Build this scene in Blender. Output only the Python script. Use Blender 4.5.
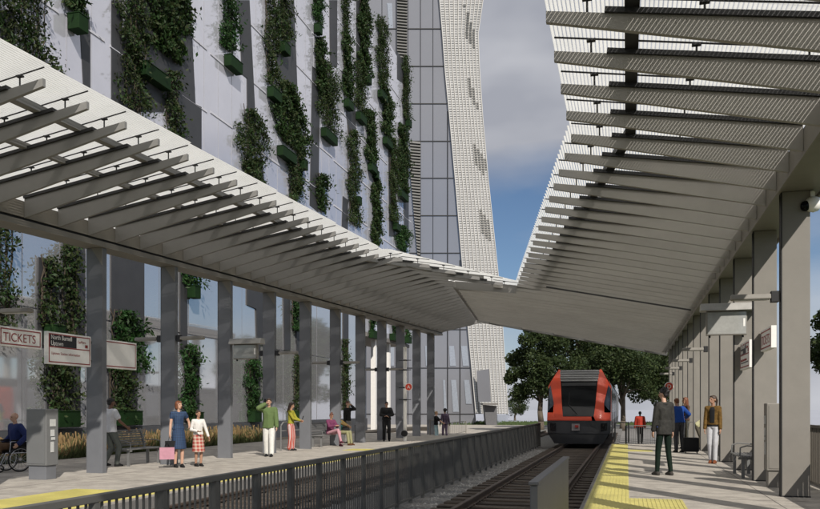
import bpy, bmesh, math, random
from mathutils import Vector, Matrix, Quaternion
random.seed(7)
R = math.radians
for o in list(bpy.data.objects):
    bpy.data.objects.remove(o)
SC = bpy.context.scene
COL = SC.collection

# ------------------------------------------------------------------ camera
# world: y runs along the tracks, x to the right, z=0 the right platform
TH = math.atan(217 / 800.0)
CS, SN = math.cos(TH), math.sin(TH)
CAMZ = 1.4
cam_d = bpy.data.cameras.new('camera')
cam = bpy.data.objects.new('camera', cam_d)
COL.objects.link(cam)
cam.location = (0, 0, CAMZ)
cam.rotation_euler = (R(90), 0, TH)
cam_d.sensor_width = 36
cam_d.lens = 36 * 800 / 820.0
cam_d.shift_y = 154.5 / 820.0
cam_d.clip_start = 0.1
cam_d.clip_end = 3000
SC.camera = cam

# ------------------------------------------------------------------ light
SUN_EL = R(38)
SUN_AZ = (0.57, -0.82)          # horizontal direction towards the sun
_n = math.hypot(*SUN_AZ)
SUN_DIR = Vector((SUN_AZ[0] / _n * math.cos(SUN_EL), SUN_AZ[1] / _n * math.cos(SUN_EL), math.sin(SUN_EL)))
sun_d = bpy.data.lights.new('sun', 'SUN')
sun_d.energy = 4.9
sun_d.angle = R(0.5)
sun_d.color = (1.0, 0.945, 0.87)
sun = bpy.data.objects.new('sun', sun_d)
COL.objects.link(sun)
sun.rotation_euler = SUN_DIR.to_track_quat('Z', 'Y').to_euler()
sun.location = (20, -20, 40)

world = bpy.data.worlds.new('World')
SC.world = world
world.use_nodes = True
wn, wl = world.node_tree.nodes, world.node_tree.links
wn.clear()
w_out = wn.new('ShaderNodeOutputWorld')
w_bg = wn.new('ShaderNodeBackground')
w_bg.inputs['Strength'].default_value = 0.075
sky = wn.new('ShaderNodeTexSky')
sky.sky_type = 'NISHITA'
sky.sun_disc = False
sky.ozone_density = 4.0
sky.dust_density = 0.4
sky.air_density = 0.9
sky.sun_elevation = SUN_EL
sky.sun_rotation = math.atan2(SUN_AZ[0], SUN_AZ[1])
tc = wn.new('ShaderNodeTexCoord')
mp = wn.new('ShaderNodeMapping')
mp.inputs['Scale'].default_value = (1.0, 1.0, 2.2)
mp.inputs['Location'].default_value = (0.3, 0.1, 0.25)
nz = wn.new('ShaderNodeTexNoise')
nz.inputs['Scale'].default_value = 1.6
nz.inputs['Detail'].default_value = 7
nz.inputs['Roughness'].default_value = 0.5
sep = wn.new('ShaderNodeSeparateXYZ')
# cloud bank lies high; clear blue band lower; small white puffs on the horizon
ramp_h = wn.new('ShaderNodeValToRGB')
ramp_h.color_ramp.elements[0].position = 0.0
ramp_h.color_ramp.elements[0].color = (0.36, 0.36, 0.36, 1)
e = ramp_h.color_ramp.elements.new(0.06); e.color = (0.15, 0.15, 0.15, 1)
e = ramp_h.color_ramp.elements.new(0.17); e.color = (0.0, 0.0, 0.0, 1)
e = ramp_h.color_ramp.elements.new(0.26); e.color = (0.06, 0.06, 0.06, 1)
ramp_h.color_ramp.elements[-1].position = 0.37
ramp_h.color_ramp.elements[-1].color = (0.55, 0.55, 0.55, 1)
addm = wn.new('ShaderNodeMath'); addm.operation = 'ADD'
ramp_c = wn.new('ShaderNodeValToRGB')
ramp_c.color_ramp.elements[0].position = 0.56
ramp_c.color_ramp.elements[1].position = 0.80
ccol = wn.new('ShaderNodeValToRGB')
ccol.color_ramp.elements[0].position = 0.42
ccol.color_ramp.elements[0].color = (4.9, 5.1, 5.8, 1)
ccol.color_ramp.elements[1].position = 0.66
ccol.color_ramp.elements[1].color = (8.0, 8.1, 8.6, 1)
nz2 = wn.new('ShaderNodeTexNoise')
nz2.inputs['Scale'].default_value = 3.0
nz2.inputs['Detail'].default_value = 4
mixc = wn.new('ShaderNodeMixRGB')
wl.new(tc.outputs['Generated'], mp.inputs['Vector'])
wl.new(mp.outputs['Vector'], nz.inputs['Vector'])
wl.new(mp.outputs['Vector'], nz2.inputs['Vector'])
wl.new(tc.outputs['Generated'], sep.inputs[0])
wl.new(sep.outputs['Z'], ramp_h.inputs['Fac'])
wl.new(nz.outputs['Fac'], addm.inputs[0])
wl.new(ramp_h.outputs['Color'], addm.inputs[1])
wl.new(addm.outputs[0], ramp_c.inputs['Fac'])
wl.new(nz2.outputs['Fac'], ccol.inputs['Fac'])
wl.new(ramp_c.outputs['Color'], mixc.inputs['Fac'])
wl.new(sky.outputs[0], mixc.inputs['Color1'])
wl.new(ccol.outputs['Color'], mixc.inputs['Color2'])
wl.new(mixc.outputs[0], w_bg.inputs['Color'])
wl.new(w_bg.outputs[0], w_out.inputs[0])

SC.view_settings.view_transform = 'Standard'
SC.view_settings.look = 'None'
SC.view_settings.gamma = 1
SC.view_settings.exposure = 0.0
SC.view_settings.use_curve_mapping = False
SC.render.engine = 'CYCLES'
SC.cycles.max_bounces = 8
SC.cycles.transparent_max_bounces = 12

# ------------------------------------------------------------------ pixel helpers (photo pixels -> world)
def ray(px, py):
    u = (px - 410) / 800.0; v = (409 - py) / 800.0
    return (-SN + u * CS, CS + u * SN, v)
def ground(px, py, z=0.0):
    d = ray(px, py); k = (z - CAMZ) / d[2]
    return Vector((d[0] * k, d[1] * k, z))
def on_x(px, py, X):
    d = ray(px, py); k = X / d[0]
    return Vector((X, d[1] * k, CAMZ + d[2] * k))
def on_y(px, py, Y):
    d = ray(px, py); k = Y / d[1]
    return Vector((d[0] * k, Y, CAMZ + d[2] * k))
def at_z(px, py, Z):
    d = ray(px, py)
    return Vector((d[0] * Z, d[1] * Z, CAMZ + d[2] * Z))

# ------------------------------------------------------------------ materials
MATS = {}
def mat(name, color, rough=0.6, metal=0.0, var=0.12, scale=6.0, bump=0.0, bscale=40.0, coat=0.0, trans=0.0, spec=None, stretch=None, stain=0.0):
    if name in MATS: return MATS[name]
    m = bpy.data.materials.new(name); m.use_nodes = True
    n, l = m.node_tree.nodes, m.node_tree.links
    b = n['Principled BSDF']
    b.inputs['Roughness'].default_value = rough
    b.inputs['Metallic'].default_value = metal
    if spec is not None: b.inputs['Specular IOR Level'].default_value = spec
    if coat: b.inputs['Coat Weight'].default_value = coat; b.inputs['Coat Roughness'].default_value = 0.075
    t = n.new('ShaderNodeTexCoord')
    src = t.outputs['Object']
    if stretch:
        mpn = n.new('ShaderNodeMapping'); mpn.inputs['Scale'].default_value = stretch
        l.new(src, mpn.inputs['Vector']); src = mpn.outputs['Vector']
    nz = n.new('ShaderNodeTexNoise'); nz.inputs['Scale'].default_value = scale; nz.inputs['Detail'].default_value = 6
    nz.inputs['Roughness'].default_value = 0.65
    l.new(src, nz.inputs['Vector'])
    r = n.new('ShaderNodeValToRGB')
    r.color_ramp.elements[0].position = 0.3; r.color_ramp.elements[1].position = 0.7
    r.color_ramp.elements[0].color = tuple(c * (1 - var) for c in color) + (1,)
    r.color_ramp.elements[1].color = tuple(min(1, c * (1 + var)) for c in color) + (1,)
    l.new(nz.outputs['Fac'], r.inputs['Fac'])
    out = r.outputs['Color']
    if stain:
        n3 = n.new('ShaderNodeTexNoise'); n3.inputs['Scale'].default_value = scale * 0.12; n3.inputs['Detail'].default_value = 8
        l.new(src, n3.inputs['Vector'])
        r3 = n.new('ShaderNodeValToRGB'); r3.color_ramp.elements[0].position = 0.4; r3.color_ramp.elements[1].position = 0.62
        r3.color_ramp.elements[0].color = (1 - stain,) * 3 + (1,); r3.color_ramp.elements[1].color = (1, 1, 1, 1)
        l.new(n3.outputs['Fac'], r3.inputs['Fac'])
        mx = n.new('ShaderNodeMixRGB'); mx.blend_type = 'MULTIPLY'; mx.inputs['Fac'].default_value = 1
        l.new(out, mx.inputs['Color1']); l.new(r3.outputs['Color'], mx.inputs['Color2']); out = mx.outputs[0]
    l.new(out, b.inputs['Base Color'])
    if bump:
        n2 = n.new('ShaderNodeTexNoise'); n2.inputs['Scale'].default_value = bscale; n2.inputs['Detail'].default_value = 5
        l.new(src, n2.inputs['Vector'])
        bp = n.new('ShaderNodeBump'); bp.inputs['Strength'].default_value = bump; bp.inputs['Distance'].default_value = 0.02
        l.new(n2.outputs['Fac'], bp.inputs['Height']); l.new(bp.outputs[0], b.inputs['Normal'])
    if trans:
        tr = n.new('ShaderNodeBsdfTranslucent'); l.new(out, tr.inputs['Color'])
        ms = n.new('ShaderNodeMixShader'); ms.inputs[0].default_value = trans
        l.new(b.outputs[0], ms.inputs[1]); l.new(tr.outputs[0], ms.inputs[2])
        l.new(ms.outputs[0], n['Material Output'].inputs['Surface'])
    MATS[name] = m
    return m

def pattern_mat(name, kind, c1, c2, scale, axis=0, rough=0.8, scale2=None):
    """stripes / plaid / check / rows of domes"""
    if name in MATS: return MATS[name]
    m = bpy.data.materials.new(name); m.use_nodes = True
    n, l = m.node_tree.nodes, m.node_tree.links
    b = n['Principled BSDF']; b.inputs['Roughness'].default_value = rough
    t = n.new('ShaderNodeTexCoord'); s = n.new('ShaderNodeSeparateXYZ'); l.new(t.outputs['Object'], s.inputs[0])
    def wave(ax, sc):
        a = n.new('ShaderNodeMath'); a.operation = 'MULTIPLY'; a.inputs[1].default_value = sc * 2 * math.pi
        l.new(s.outputs[ax], a.inputs[0])
        q = n.new('ShaderNodeMath'); q.operation = 'SINE'; l.new(a.outputs[0], q.inputs[0]); return q.outputs[0]
    if kind == 'stripe':
        w = wave(axis, scale); g = n.new('ShaderNodeMath'); g.operation = 'GREATER_THAN'; g.inputs[1].default_value = 0.1; l.new(w, g.inputs[0]); f = g.outputs[0]
    else:
        w1 = wave(0, scale); w2 = wave(2, scale)
        g1 = n.new('ShaderNodeMath'); g1.operation = 'GREATER_THAN'; g1.inputs[1].default_value = 0.2; l.new(w1, g1.inputs[0])
        g2 = n.new('ShaderNodeMath'); g2.operation = 'GREATER_THAN'; g2.inputs[1].default_value = 0.2; l.new(w2, g2.inputs[0])
        a = n.new('ShaderNodeMath'); a.operation = 'ADD'; l.new(g1.outputs[0], a.inputs[0]); l.new(g2.outputs[0], a.inputs[1])
        h = n.new('ShaderNodeMath'); h.operation = 'MULTIPLY'; h.inputs[1].default_value = 0.5; l.new(a.outputs[0], h.inputs[0]); f = h.outputs[0]
    mx = n.new('ShaderNodeMixRGB'); mx.inputs['Color1'].default_value = (*c1, 1); mx.inputs['Color2'].default_value = (*c2, 1)
    l.new(f, mx.inputs['Fac']); l.new(mx.outputs[0], b.inputs['Base Color'])
    MATS[name] = m
    return m

STEEL = mat('painted_steel', (0.225, 0.208, 0.182), 0.55, 0.0, 0.06, 3.0, 0.05, 60, stain=0.12)
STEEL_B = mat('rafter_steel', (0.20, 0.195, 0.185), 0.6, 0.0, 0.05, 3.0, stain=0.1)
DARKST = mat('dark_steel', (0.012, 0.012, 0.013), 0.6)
SHEET = mat('white_roof_sheet', (0.88, 0.88, 0.86), 0.5, 0, 0.03, 2.0, trans=0.84)
CONC = mat('platform_concrete', (0.41, 0.375, 0.325), 0.85, 0, 0.14, 25.0, 0.35, 180, stain=0.24)
CONC_D = mat('concrete_edge', (0.22, 0.21, 0.20), 0.85, 0, 0.18, 5.0, 0.3, 60, stain=0.3)
BALLAST = mat('ballast_stone', (0.17, 0.165, 0.155), 0.95, 0, 0.55, 22.0, 1.0, 26)
FENCE = mat('fence_paint', (0.11, 0.108, 0.1), 0.5, 0.2, 0.06, 4.0)
RAIL = mat('rail_steel', (0.075, 0.055, 0.042), 0.6, 0.3, 0.3, 8.0)
WOOD = mat('sleeper_timber', (0.085, 0.066, 0.05), 0.9, 0, 0.35, 10.0, 0.6, 30, stretch=(1, 6, 6), stain=0.4)
ASPHALT = mat('asphalt', (0.22, 0.21, 0.20), 0.9, 0, 0.12, 15.0, 0.2, 100, stain=0.2)
GRASS = mat('grass', (0.06, 0.09, 0.03), 0.95, 0, 0.35, 3.0, 0.6, 60)
LIGHTP = mat('facade_panel', (0.60, 0.60, 0.66), 0.10, 0.45, 0.04, 0.8, 0.02, 1.2)
LEDGE = mat('facade_ledge', (0.42, 0.42, 0.46), 0.4, 0.0, 0.04, 2)
DARKP = mat('facade_dark_panel', (0.034, 0.034, 0.036), 0.5, 0.0, 0.12, 2)
BASEW = mat('facade_base', (0.06, 0.063, 0.07), 0.6, 0, 0.15, 3)
GREENBOX = mat('planter_green', (0.008, 0.026, 0.006), 0.7, 0, 0.2, 5, spec=0.15, stain=0.3)
WHITE = mat('white_paint', (0.80, 0.78, 0.74), 0.45, 0, 0.05)
REDP = mat('sign_red', (0.30, 0.02, 0.015), 0.5, 0, 0.05)
BLACK = mat('black_paint', (0.012, 0.012, 0.013), 0.45, 0, 0.1)
GLASST = mat('tower_glass', (0.27, 0.275, 0.30), 0.14, 0.4, 0.06, 0.06)
TWHITE = mat('tower_louver', (0.47, 0.46, 0.44), 0.6, 0, 0.06, 0.5)

# ------------------------------------------------------------------ mesh builder
class MB:
    def __init__(s): s.v = []; s.f = []; s.m = []
    def add(s, verts, faces, mi=0):
        b = len(s.v); s.v += [tuple(v) for v in verts]
        for f in faces: s.f.append(tuple(b + i for i in f)); s.m.append(mi)
        return s
    def hexa(s, p, mi=0):
        """8 points: bottom 4 then top 4"""
        return s.add(p, [(3, 2, 1, 0), (4, 5, 6, 7), (0, 1, 5, 4), (1, 2, 6, 5), (2, 3, 7, 6), (3, 0, 4, 7)], mi)
    def box(s, x0, x1, y0, y1, z0, z1, mi=0):
        return s.hexa([(x0, y0, z0), (x1, y0, z0), (x1, y1, z0), (x0, y1, z0), (x0, y0, z1), (x1, y0, z1), (x1, y1, z1), (x0, y1, z1)], mi)
    def beam(s, a, b, w, h, up=(0, 0, 1), mi=0):
        a = Vector(a); b = Vector(b); d = (b - a).normalized(); u = Vector(up)
        r = d.cross(u)
        if r.length < 1e-4: r = d.cross(Vector((1, 0, 0)))
        r.normalize(); u = r.cross(d).normalized()
        p = []
        for q in (a, b):
            for (i, j) in ((-1, -1), (1, -1), (1, 1), (-1, 1)): p.append(q + r * (i * w / 2) + u * (j * h / 2))
        return s.add(p, [(0, 1, 2, 3), (7, 6, 5, 4), (0, 4, 5, 1), (1, 5, 6, 2), (2, 6, 7, 3), (3, 7, 4, 0)], mi)
    def tube(s, a, b, r, n=8, r2=None, mi=0):
        a = Vector(a); b = Vector(b); r2 = r if r2 is None else r2
        d = (b - a).normalized(); u = d.orthogonal().normalized(); w = d.cross(u)
        p = []
        for q, rr in ((a, r), (b, r2)):
            for i in range(n):
                t = 2 * math.pi * i / n; p.append(q + (u * math.cos(t) + w * math.sin(t)) * rr)
        f = [(i, (i + 1) % n, n + (i + 1) % n, n + i) for i in range(n)]
        f += [tuple(range(n))[::-1], tuple(range(n, 2 * n))]
        return s.add(p, f, mi)
    def path(s, pts, r, n=6):
        for i in range(len(pts) - 1): s.tube(pts[i], pts[i + 1], r, n)
        return s
    def prism(s, poly, vec, mi=0):
        n = len(poly); v = Vector(vec)
        p = [Vector(q) for q in poly] + [Vector(q) + v for q in poly]
        f = [tuple(range(n))[::-1], tuple(range(n, 2 * n))] + [(i, (i + 1) % n, n + (i + 1) % n, n + i) for i in range(n)]
        return s.add(p, f, mi)
    def disc(s, c, r, th, axis, n=24, mi=0):
        c = Vector(c); a = Vector(axis).normalized()
        return s.tube(c - a * th / 2, c + a * th / 2, r, n, mi=mi)
    def torus(s, c, r, t, axis, n=28, k=6):
        c = Vector(c); a = Vector(axis).normalized(); u = a.orthogonal().normalized(); w = a.cross(u)
        p = []; f = []
        for i in range(n):
            q = u * math.cos(2 * math.pi * i / n) + w * math.sin(2 * math.pi * i / n)
            for j in range(k):
                p.append(c + q * (r + t * math.cos(2 * math.pi * j / k)) + a * (t * math.sin(2 * math.pi * j / k)))
        for i in range(n):
            for j in range(k):
                f.append((i * k + j, ((i + 1) % n) * k + j, ((i + 1) % n) * k + (j + 1) % k, i * k + (j + 1) % k))
        return s.add(p, f)
    def build(s, name, m, parent=None, smooth=False, bevel=0.0):
        me = bpy.data.meshes.new(name)
        inv = parent_inv(parent) if parent else None
        vs = [tuple(inv @ Vector(v)) for v in s.v] if inv else s.v
        me.from_pydata(vs, [], s.f)
        ms = m if isinstance(m, (list, tuple)) else [m]
        for q in ms: me.materials.append(q)
        if len(ms) > 1: me.polygons.foreach_set('material_index', s.m)
        bm = bmesh.new(); bm.from_mesh(me); bmesh.ops.recalc_face_normals(bm, faces=bm.faces); bm.to_mesh(me); bm.free()
        if smooth: me.polygons.foreach_set('use_smooth', [True] * len(me.polygons))
        me.update()
        o = bpy.data.objects.new(name, me); COL.objects.link(o)
        if parent: o.parent = parent
        if bevel:
            md = o.modifiers.new('bevel', 'BEVEL'); md.width = bevel; md.segments = 2; md.limit_method = 'ANGLE'
        return o

def own_matrix(o):
    m = Matrix.LocRotScale(o.location, o.rotation_euler, o.scale)
    return own_matrix(o.parent) @ m if o.parent else m
def parent_inv(o):
    return own_matrix(o).inverted()

def tag(o, label=None, cat=None, group=None, kind=None):
    if label: o['label'] = label
    if cat: o['category'] = cat
    if group: o['group'] = group
    if kind: o['kind'] = kind
    return o
def thing(name, label, cat, loc=(0, 0, 0), rz=0, group=None):
    o = bpy.data.objects.new(name, None); COL.objects.link(o)
    o.location = loc; o.rotation_euler = (0, 0, rz); o.empty_display_size = 0.2
    return tag(o, label, cat, group)
def structure(name, mb, m, **k):
    o = mb.build(name, m, **k); o['kind'] = 'structure'; return o
def copy_tree(o, parent=None):
    c = o.copy(); COL.objects.link(c); c.parent = parent
    for ch in list(o.children): copy_tree(ch, c)
    return c
def text(body, size, origin, right, up, m, name, parent, sx=1.0, depth=0.002, align='LEFT'):
    cu = bpy.data.curves.new(name, 'FONT'); cu.body = body; cu.size = size; cu.extrude = depth; cu.align_x = align
    t = bpy.data.objects.new('t', cu); COL.objects.link(t)
    dg = bpy.context.evaluated_depsgraph_get(); me = bpy.data.meshes.new_from_object(t.evaluated_get(dg))
    bpy.data.objects.remove(t)
    r = Vector(right).normalized(); u = Vector(up).normalized(); n = r.cross(u)
    inv = parent_inv(parent)
    for v in me.vertices:
        v.co = inv @ (Vector(origin) + r * v.co.x * sx + u * v.co.y + n * v.co.z)
    me.materials.clear(); me.materials.append(m)
    o = bpy.data.objects.new(name, me); COL.objects.link(o); o.parent = parent
    return o
# ------------------------------------------------------------------ ground, platforms, roads
g = MB(); g.add([(-900, -200, -0.52), (900, -200, -0.52), (900, 1600, -0.52), (-900, 1600, -0.52)], [(0, 1, 2, 3)])
structure('ground', g, GRASS)
g = MB(); g.add([(-880, 104, -0.508), (880, 104, -0.508), (880, 1590, -0.508), (-880, 1590, -0.508)], [(0, 1, 2, 3)])
structure('sky_sheet', g, mat('low_sky_tint', (0.38, 0.39, 0.43), 0.55, 0.0, 0.05, 0.02))  # added flat sheet in the low sky's colour, so the ground seems to end
rd = MB(); rd.add([(-18, 46, -0.505), (60, 33, -0.505), (60, 92, -0.505), (-30, 92, -0.505)], [(0, 1, 2, 3)])
structure('road', rd, ASPHALT)
bal = MB(); bal.box(-8.35, -0.4, -6, 110, -0.6, -0.33)
structure('ballast_bed', bal, BALLAST)
bb2 = MB(); bb2.box(-2.95, -0.85, 6, 60, -0.34, -0.31); structure('ballast_bed', bb2, mat('rusty_ballast', (0.055, 0.046, 0.038), 0.95, 0, 0.5, 22.0, 1.0, 26))
pr = MB(); pr.box(-0.60, 3.35, -6, 33.0, -0.55, 0.0)
structure('platform', pr, CONC)
pl = MB(); pl.box(-16.2, -8.0, -6, 47.5, -0.55, -0.1)
structure('platform', pl, CONC)
ks = MB()
ks.box(-0.66, -0.602, -6, 33, -0.34, -0.03); ks.box(-7.998, -7.94, -6, 47.5, -0.34, -0.13)
structure('platform_edge', ks, CONC_D)
kb = MB(); kb.box(3.352, 3.6, -6, 40, -0.5, 0.14)
structure('kerb', kb, CONC)
jn = MB()
for y in [k * 2.91 + 13.2 for k in range(-4, 7)]:
    jn.box(0.05, 3.3, y, y + 0.012, 0.0008, 0.0025)
jn.box(2.15, 2.162, -4, 33, 0.0008, 0.003)
for y in [k * 2.95 + 14.6 for k in range(-4, 11)]:
    jn.box(-16, -8.7, y, y + 0.012, -0.0992, -0.0975)
jn.box(-11.3, -11.288, -4, 44, -0.0992, -0.097)
structure('paving_joint', jn, mat('joint_dark', (0.13, 0.12, 0.11), 0.9))
bed = MB(); bed.box(-17.9, -16.21, 4, 66, -0.55, -0.12)
structure('planting_bed', bed, mat('soil', (0.05, 0.04, 0.03), 0.95, 0, 0.3, 5, 0.5, 30))
walk = MB(); walk.box(-17.9, -8.1, 47.52, 60, -0.55, -0.3)
structure('pavement', walk, CONC)
plaza = MB(); plaza.box(-40, -8.3, 60.02, 92, -0.55, -0.46)
structure('pavement', plaza, CONC)

# tactile paving: yellow slabs with rows of domes/bars
YEL = mat('tactile_yellow', (0.56, 0.50, 0.16), 0.65, 0, 0.08, 8, stain=0.2)
def tactile(rects, z, label):
    t = thing('tactile_paving', label, 'tactile paving', (rects[0][0], rects[0][2], z), 0, 'yellow tactile strips')
    b = MB(); d = MB()
    for (x0, x1, y0, y1) in rects:
        b.box(x0, x1, y0, y1, z - 0.01, z + 0.004)
        nx = int((x1 - x0) / 0.06)
        for i in range(nx):
            xx = x0 + (i + 0.5) * (x1 - x0) / nx
            d.box(xx - 0.013, xx + 0.013, y0 + 0.01, y1 - 0.01, z + 0.0042, z + 0.010)
        yy = y0 + 0.6
        while yy < y1 - 0.05:
            d.box(x0, x1, yy, yy + 0.012, z + 0.0041, z + 0.0045, 1); yy += 0.6
    b.build('slab', YEL, t)
    d.build('rib', [YEL, mat('tactile_joint', (0.25, 0.21, 0.04), 0.8)], t)
    return t
tactile([(-0.585, 0.03, -4, 32.9), (0.032, 0.82, 10.2, 12.97), (0.032, 0.82, 27.3, 28.4)], 0.0, 'yellow ribbed tactile strip along the right platform edge beside the train')
tactile([(-8.62, -8.02, -4, 47), (-9.95, -8.622, 9.6, 12.8), (-9.95, -8.622, 27.3, 28.4)], -0.1, 'yellow ribbed tactile strip along the left platform edge behind the fence')

# ------------------------------------------------------------------ railway tracks
def track(cx, y0, y1, label):
    t = thing('railway_track', label, 'railway track', (cx, y0, -0.33), 0, 'railway tracks')
    for s in (-1, 1):
        r = MB(); x = cx + s * 0.72
        r.box(x - 0.07, x + 0.07, y0, y1, -0.262, -0.245)
        r.box(x - 0.012, x + 0.012, y0, y1, -0.245, -0.185)
        r.box(x - 0.036, x + 0.036, y0, y1, -0.185, -0.145)
        o = r.build('rail', RAIL, t, bevel=0.006)
        p = MB(); y = y0 + 0.3
        while y < y1:
            p.box(x - 0.13, x + 0.13, y - 0.08, y + 0.08, -0.269, -0.2625); p.box(x - 0.10, x - 0.075, y - 0.04, y + 0.04, -0.262, -0.235); p.box(x + 0.075, x + 0.10, y - 0.04, y + 0.04, -0.262, -0.235)
            y += 0.56
        p.build('rail_clip', RAIL, o)
    y = y0 + 0.3; n = 0; first = None
    while y < y1 and n < 99:
        if first is None:
            b = MB(); b.box(cx - 1.28, cx + 1.28, y - 0.15, y + 0.15, -0.42, -0.27)
            first = b.build('sleeper', WOOD, t, bevel=0.01)
        else:
            c = first.copy(); COL.objects.link(c); c.parent = t
            c.location = (first.location[0] + random.uniform(-.02, .02), first.location[1] + (n * 0.56), random.uniform(-.004, .004)); c.rotation_euler = (0, 0, random.uniform(-.012, .012))
        y += 0.56; n += 1
    return t
track(-1.90, 6.0, 58, 'railway track with timber sleepers running from the foreground under the red train')
track(-6.35, 4.0, 58, 'railway track between the dark fence and the left platform')
# loose ballast stones around the near track
st = MB()
for i in range(5200):
    x = random.uniform(-3.7, -0.72); y = 8 + 26 * random.random() ** 1.6
    r = random.uniform(0.018, 0.04); z = -0.33
    if -3.15 < x < -0.66 and ((y - 6.3) % 0.56 < 0.15 or (y - 6.3) % 0.56 > 0.41): continue
    p = [(x + r * random.uniform(.6, 1.1) * math.cos(a), y + r * random.uniform(.6, 1.1) * math.sin(a), z) for a in (0, 1.3, 2.5, 3.8, 5)]
    q = Vector((x + random.uniform(-.3, .3) * r, y + random.uniform(-.3, .3) * r, z + r * random.uniform(.6, 1.1)))
    st.add(p + [q], [(0, 1, 5), (1, 2, 5), (2, 3, 5), (3, 4, 5), (4, 0, 5)])
tag(st.build('ballast_stones', mat('loose_stone', (0.27, 0.265, 0.25), 0.95, 0, 0.5, 9)), 'loose grey ballast stones between the fence and the near track', 'gravel', kind='stuff')

# ------------------------------------------------------------------ canopies
def xcL(y): return -11.87 + 0.03 * (y - 16)
def zaL(y): return 0.022 * (y - 16)
def lerp(a, b, t): return a + (b - a) * t
def xeL(y):
    if y <= 25.3: return -8.12 + 0.018 * (y - 9)
    if y <= 30.3: return lerp(-7.83, -4.12, (y - 25.3) / 5.0)
    if y <= 31.6: return lerp(-4.12, -6.7, (y - 30.3) / 1.3)
    return lerp(-6.7, -8.4, (y - 31.6) / 14.4)
def xeR(y):
    if y <= 12.4: return -0.87
    if y <= 30.3: return lerp(-0.87, -4.08, (y - 12.4) / 17.9)
    if y <= 31.6: return lerp(-4.08, -6.66, (y - 30.3) / 1.3)
    return lerp(-6.66, -8.36, (y - 31.6) / 14.4)
def farY(x): return 46 + (x + 8.4) * 0.55
def zL(x, y):                                                  # rafter top, left
    s = x - xcL(y)
    return 5.68 + 0.165 * min(s, 3.95) - 0.165 * max(0.0, s - 3.95) + zaL(y)
def zR(x, y=0): return 5.08 + 0.16 * (2.25 - x)                # rafter top, right
SG = 0.19

STEEL_R = mat('rafter_steel_lit', (0.29, 0.275, 0.25), 0.6, 0.0, 0.05, 3.0, stain=0.1)  # lighter copy of the rafter steel: brighter light on the right put into colour
def rafter(parent, xb, xt, y, zf, base_d, tip_d, sgn, cap_gap=0.6):
    """xb base x, xt tip x; deep at the base, thin at the tip"""
    zb, zt = zf(xb, y), zf(xt, y)
    m = MB(); w = 0.06
    poly = [(xb, y - w / 2, zb - base_d), (xt, y - w / 2, zt - tip_d), (xt, y - w / 2, zt), (xb, y - w / 2, zb)]
    xk = xcL(y) + 3.95
    if zf is zL and xt > xk + 0.1:
        zk = zf(xk, y); poly = [poly[0], (xk, y - w / 2, zk - tip_d - 0.04), poly[1], poly[2], (xk, y - w / 2, zk), poly[3]]
    m.prism(poly, (0, w, 0))
    r = m.build('rafter', STEEL_B if zf is zL else STEEL_R, parent)
    xc = xt - (xt - xb) / abs(xt - xb) * cap_gap
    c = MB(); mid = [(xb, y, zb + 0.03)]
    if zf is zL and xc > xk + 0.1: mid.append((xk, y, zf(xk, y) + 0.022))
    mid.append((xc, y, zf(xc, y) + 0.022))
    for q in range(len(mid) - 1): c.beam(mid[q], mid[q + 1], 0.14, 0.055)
    c.build('shade_cap', DARKST, r)  # near-black cap: shadow line below the roof sheet put into its colour
    s = MB(); L = abs(xt - xb); d = (xt - xb) / L
    if len(mid) > 2: s.tube((xb, y, zb + SG - .02), (xk, y, zf(xk, y) + SG - .02), 0.011, 6); s.tube((xk, y, zf(xk, y) + SG - .02), (xt, y, zt + SG - .02), 0.011, 6)
    else: s.tube((xb, y, zb + SG - .02), (xt, y, zt + SG - .02), 0.011, 6)
    k = 0.42
    while k < L:
        x = xt - d * k; z = zf(x, y)
        s.tube((x, y, z), (x, y, z + SG - 0.02), 0.012, 6); s.box(x - 0.05, x + 0.05, y - 0.03, y + 0.03, z + SG - .05, z + SG - 0.025)
        k += 1.15
    s.build('sheet_rail', DARKST, r)
    return r

STEEL_L = mat('painted_steel_shaded', (0.155, 0.16, 0.172), 0.55, 0.0, 0.06, 3.0, 0.05, 60, stain=0.12)  # darker, bluer copy of the column steel: left-side shade put into the colour
def column(parent, x0, y, z0, z1):
    m = MB(); m.box(x0 + .02, x0 + 0.44, y, y + 0.17, z0, z1)
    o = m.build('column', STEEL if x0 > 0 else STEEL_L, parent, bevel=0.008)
    b = MB(); b.box(x0 + 0.012, x0 + 0.448, y - 0.008, y + 0.178, z0, z0 + 0.02)
    b.box(x0 + 0.016, x0 + 0.032, y - 0.006, y + 0.176, z0 + .021, z1 - .01)
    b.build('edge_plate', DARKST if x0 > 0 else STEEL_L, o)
    return o

LC = thing('platform_canopy', 'left station canopy with white ribbed roof on a long row of grey columns', 'canopy', (-12, 16, -0.1), 0, 'station canopies')
RC = thing('platform_canopy', 'right station canopy that bridges over the tracks behind the train stop', 'canopy', (2.5, 14, 0), 0, 'station canopies')
colL = [16.12 + 2.95 * k for k in range(-4, 11)]; colL[3] = 12.88
colR = [13.83 + 2.91 * k for k in range(-4, 13)]
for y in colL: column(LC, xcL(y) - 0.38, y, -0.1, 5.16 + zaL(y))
for y in colR: column(RC, 2.35, y, 0 if y < 32.5 else -0.5, 4.85)
# column-top brackets, left and right
for y in colL:
    m = MB(); m.prism([(xcL(y) + 0.07, y - .002, 4.75 + zaL(y)), (xcL(y) + 0.07, y - .002, 5.158 + zaL(y)), (xcL(y) - 0.22, y - .002, 5.158 + zaL(y))], (0, -0.03, 0)); m.build('bracket', STEEL, LC)
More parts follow.
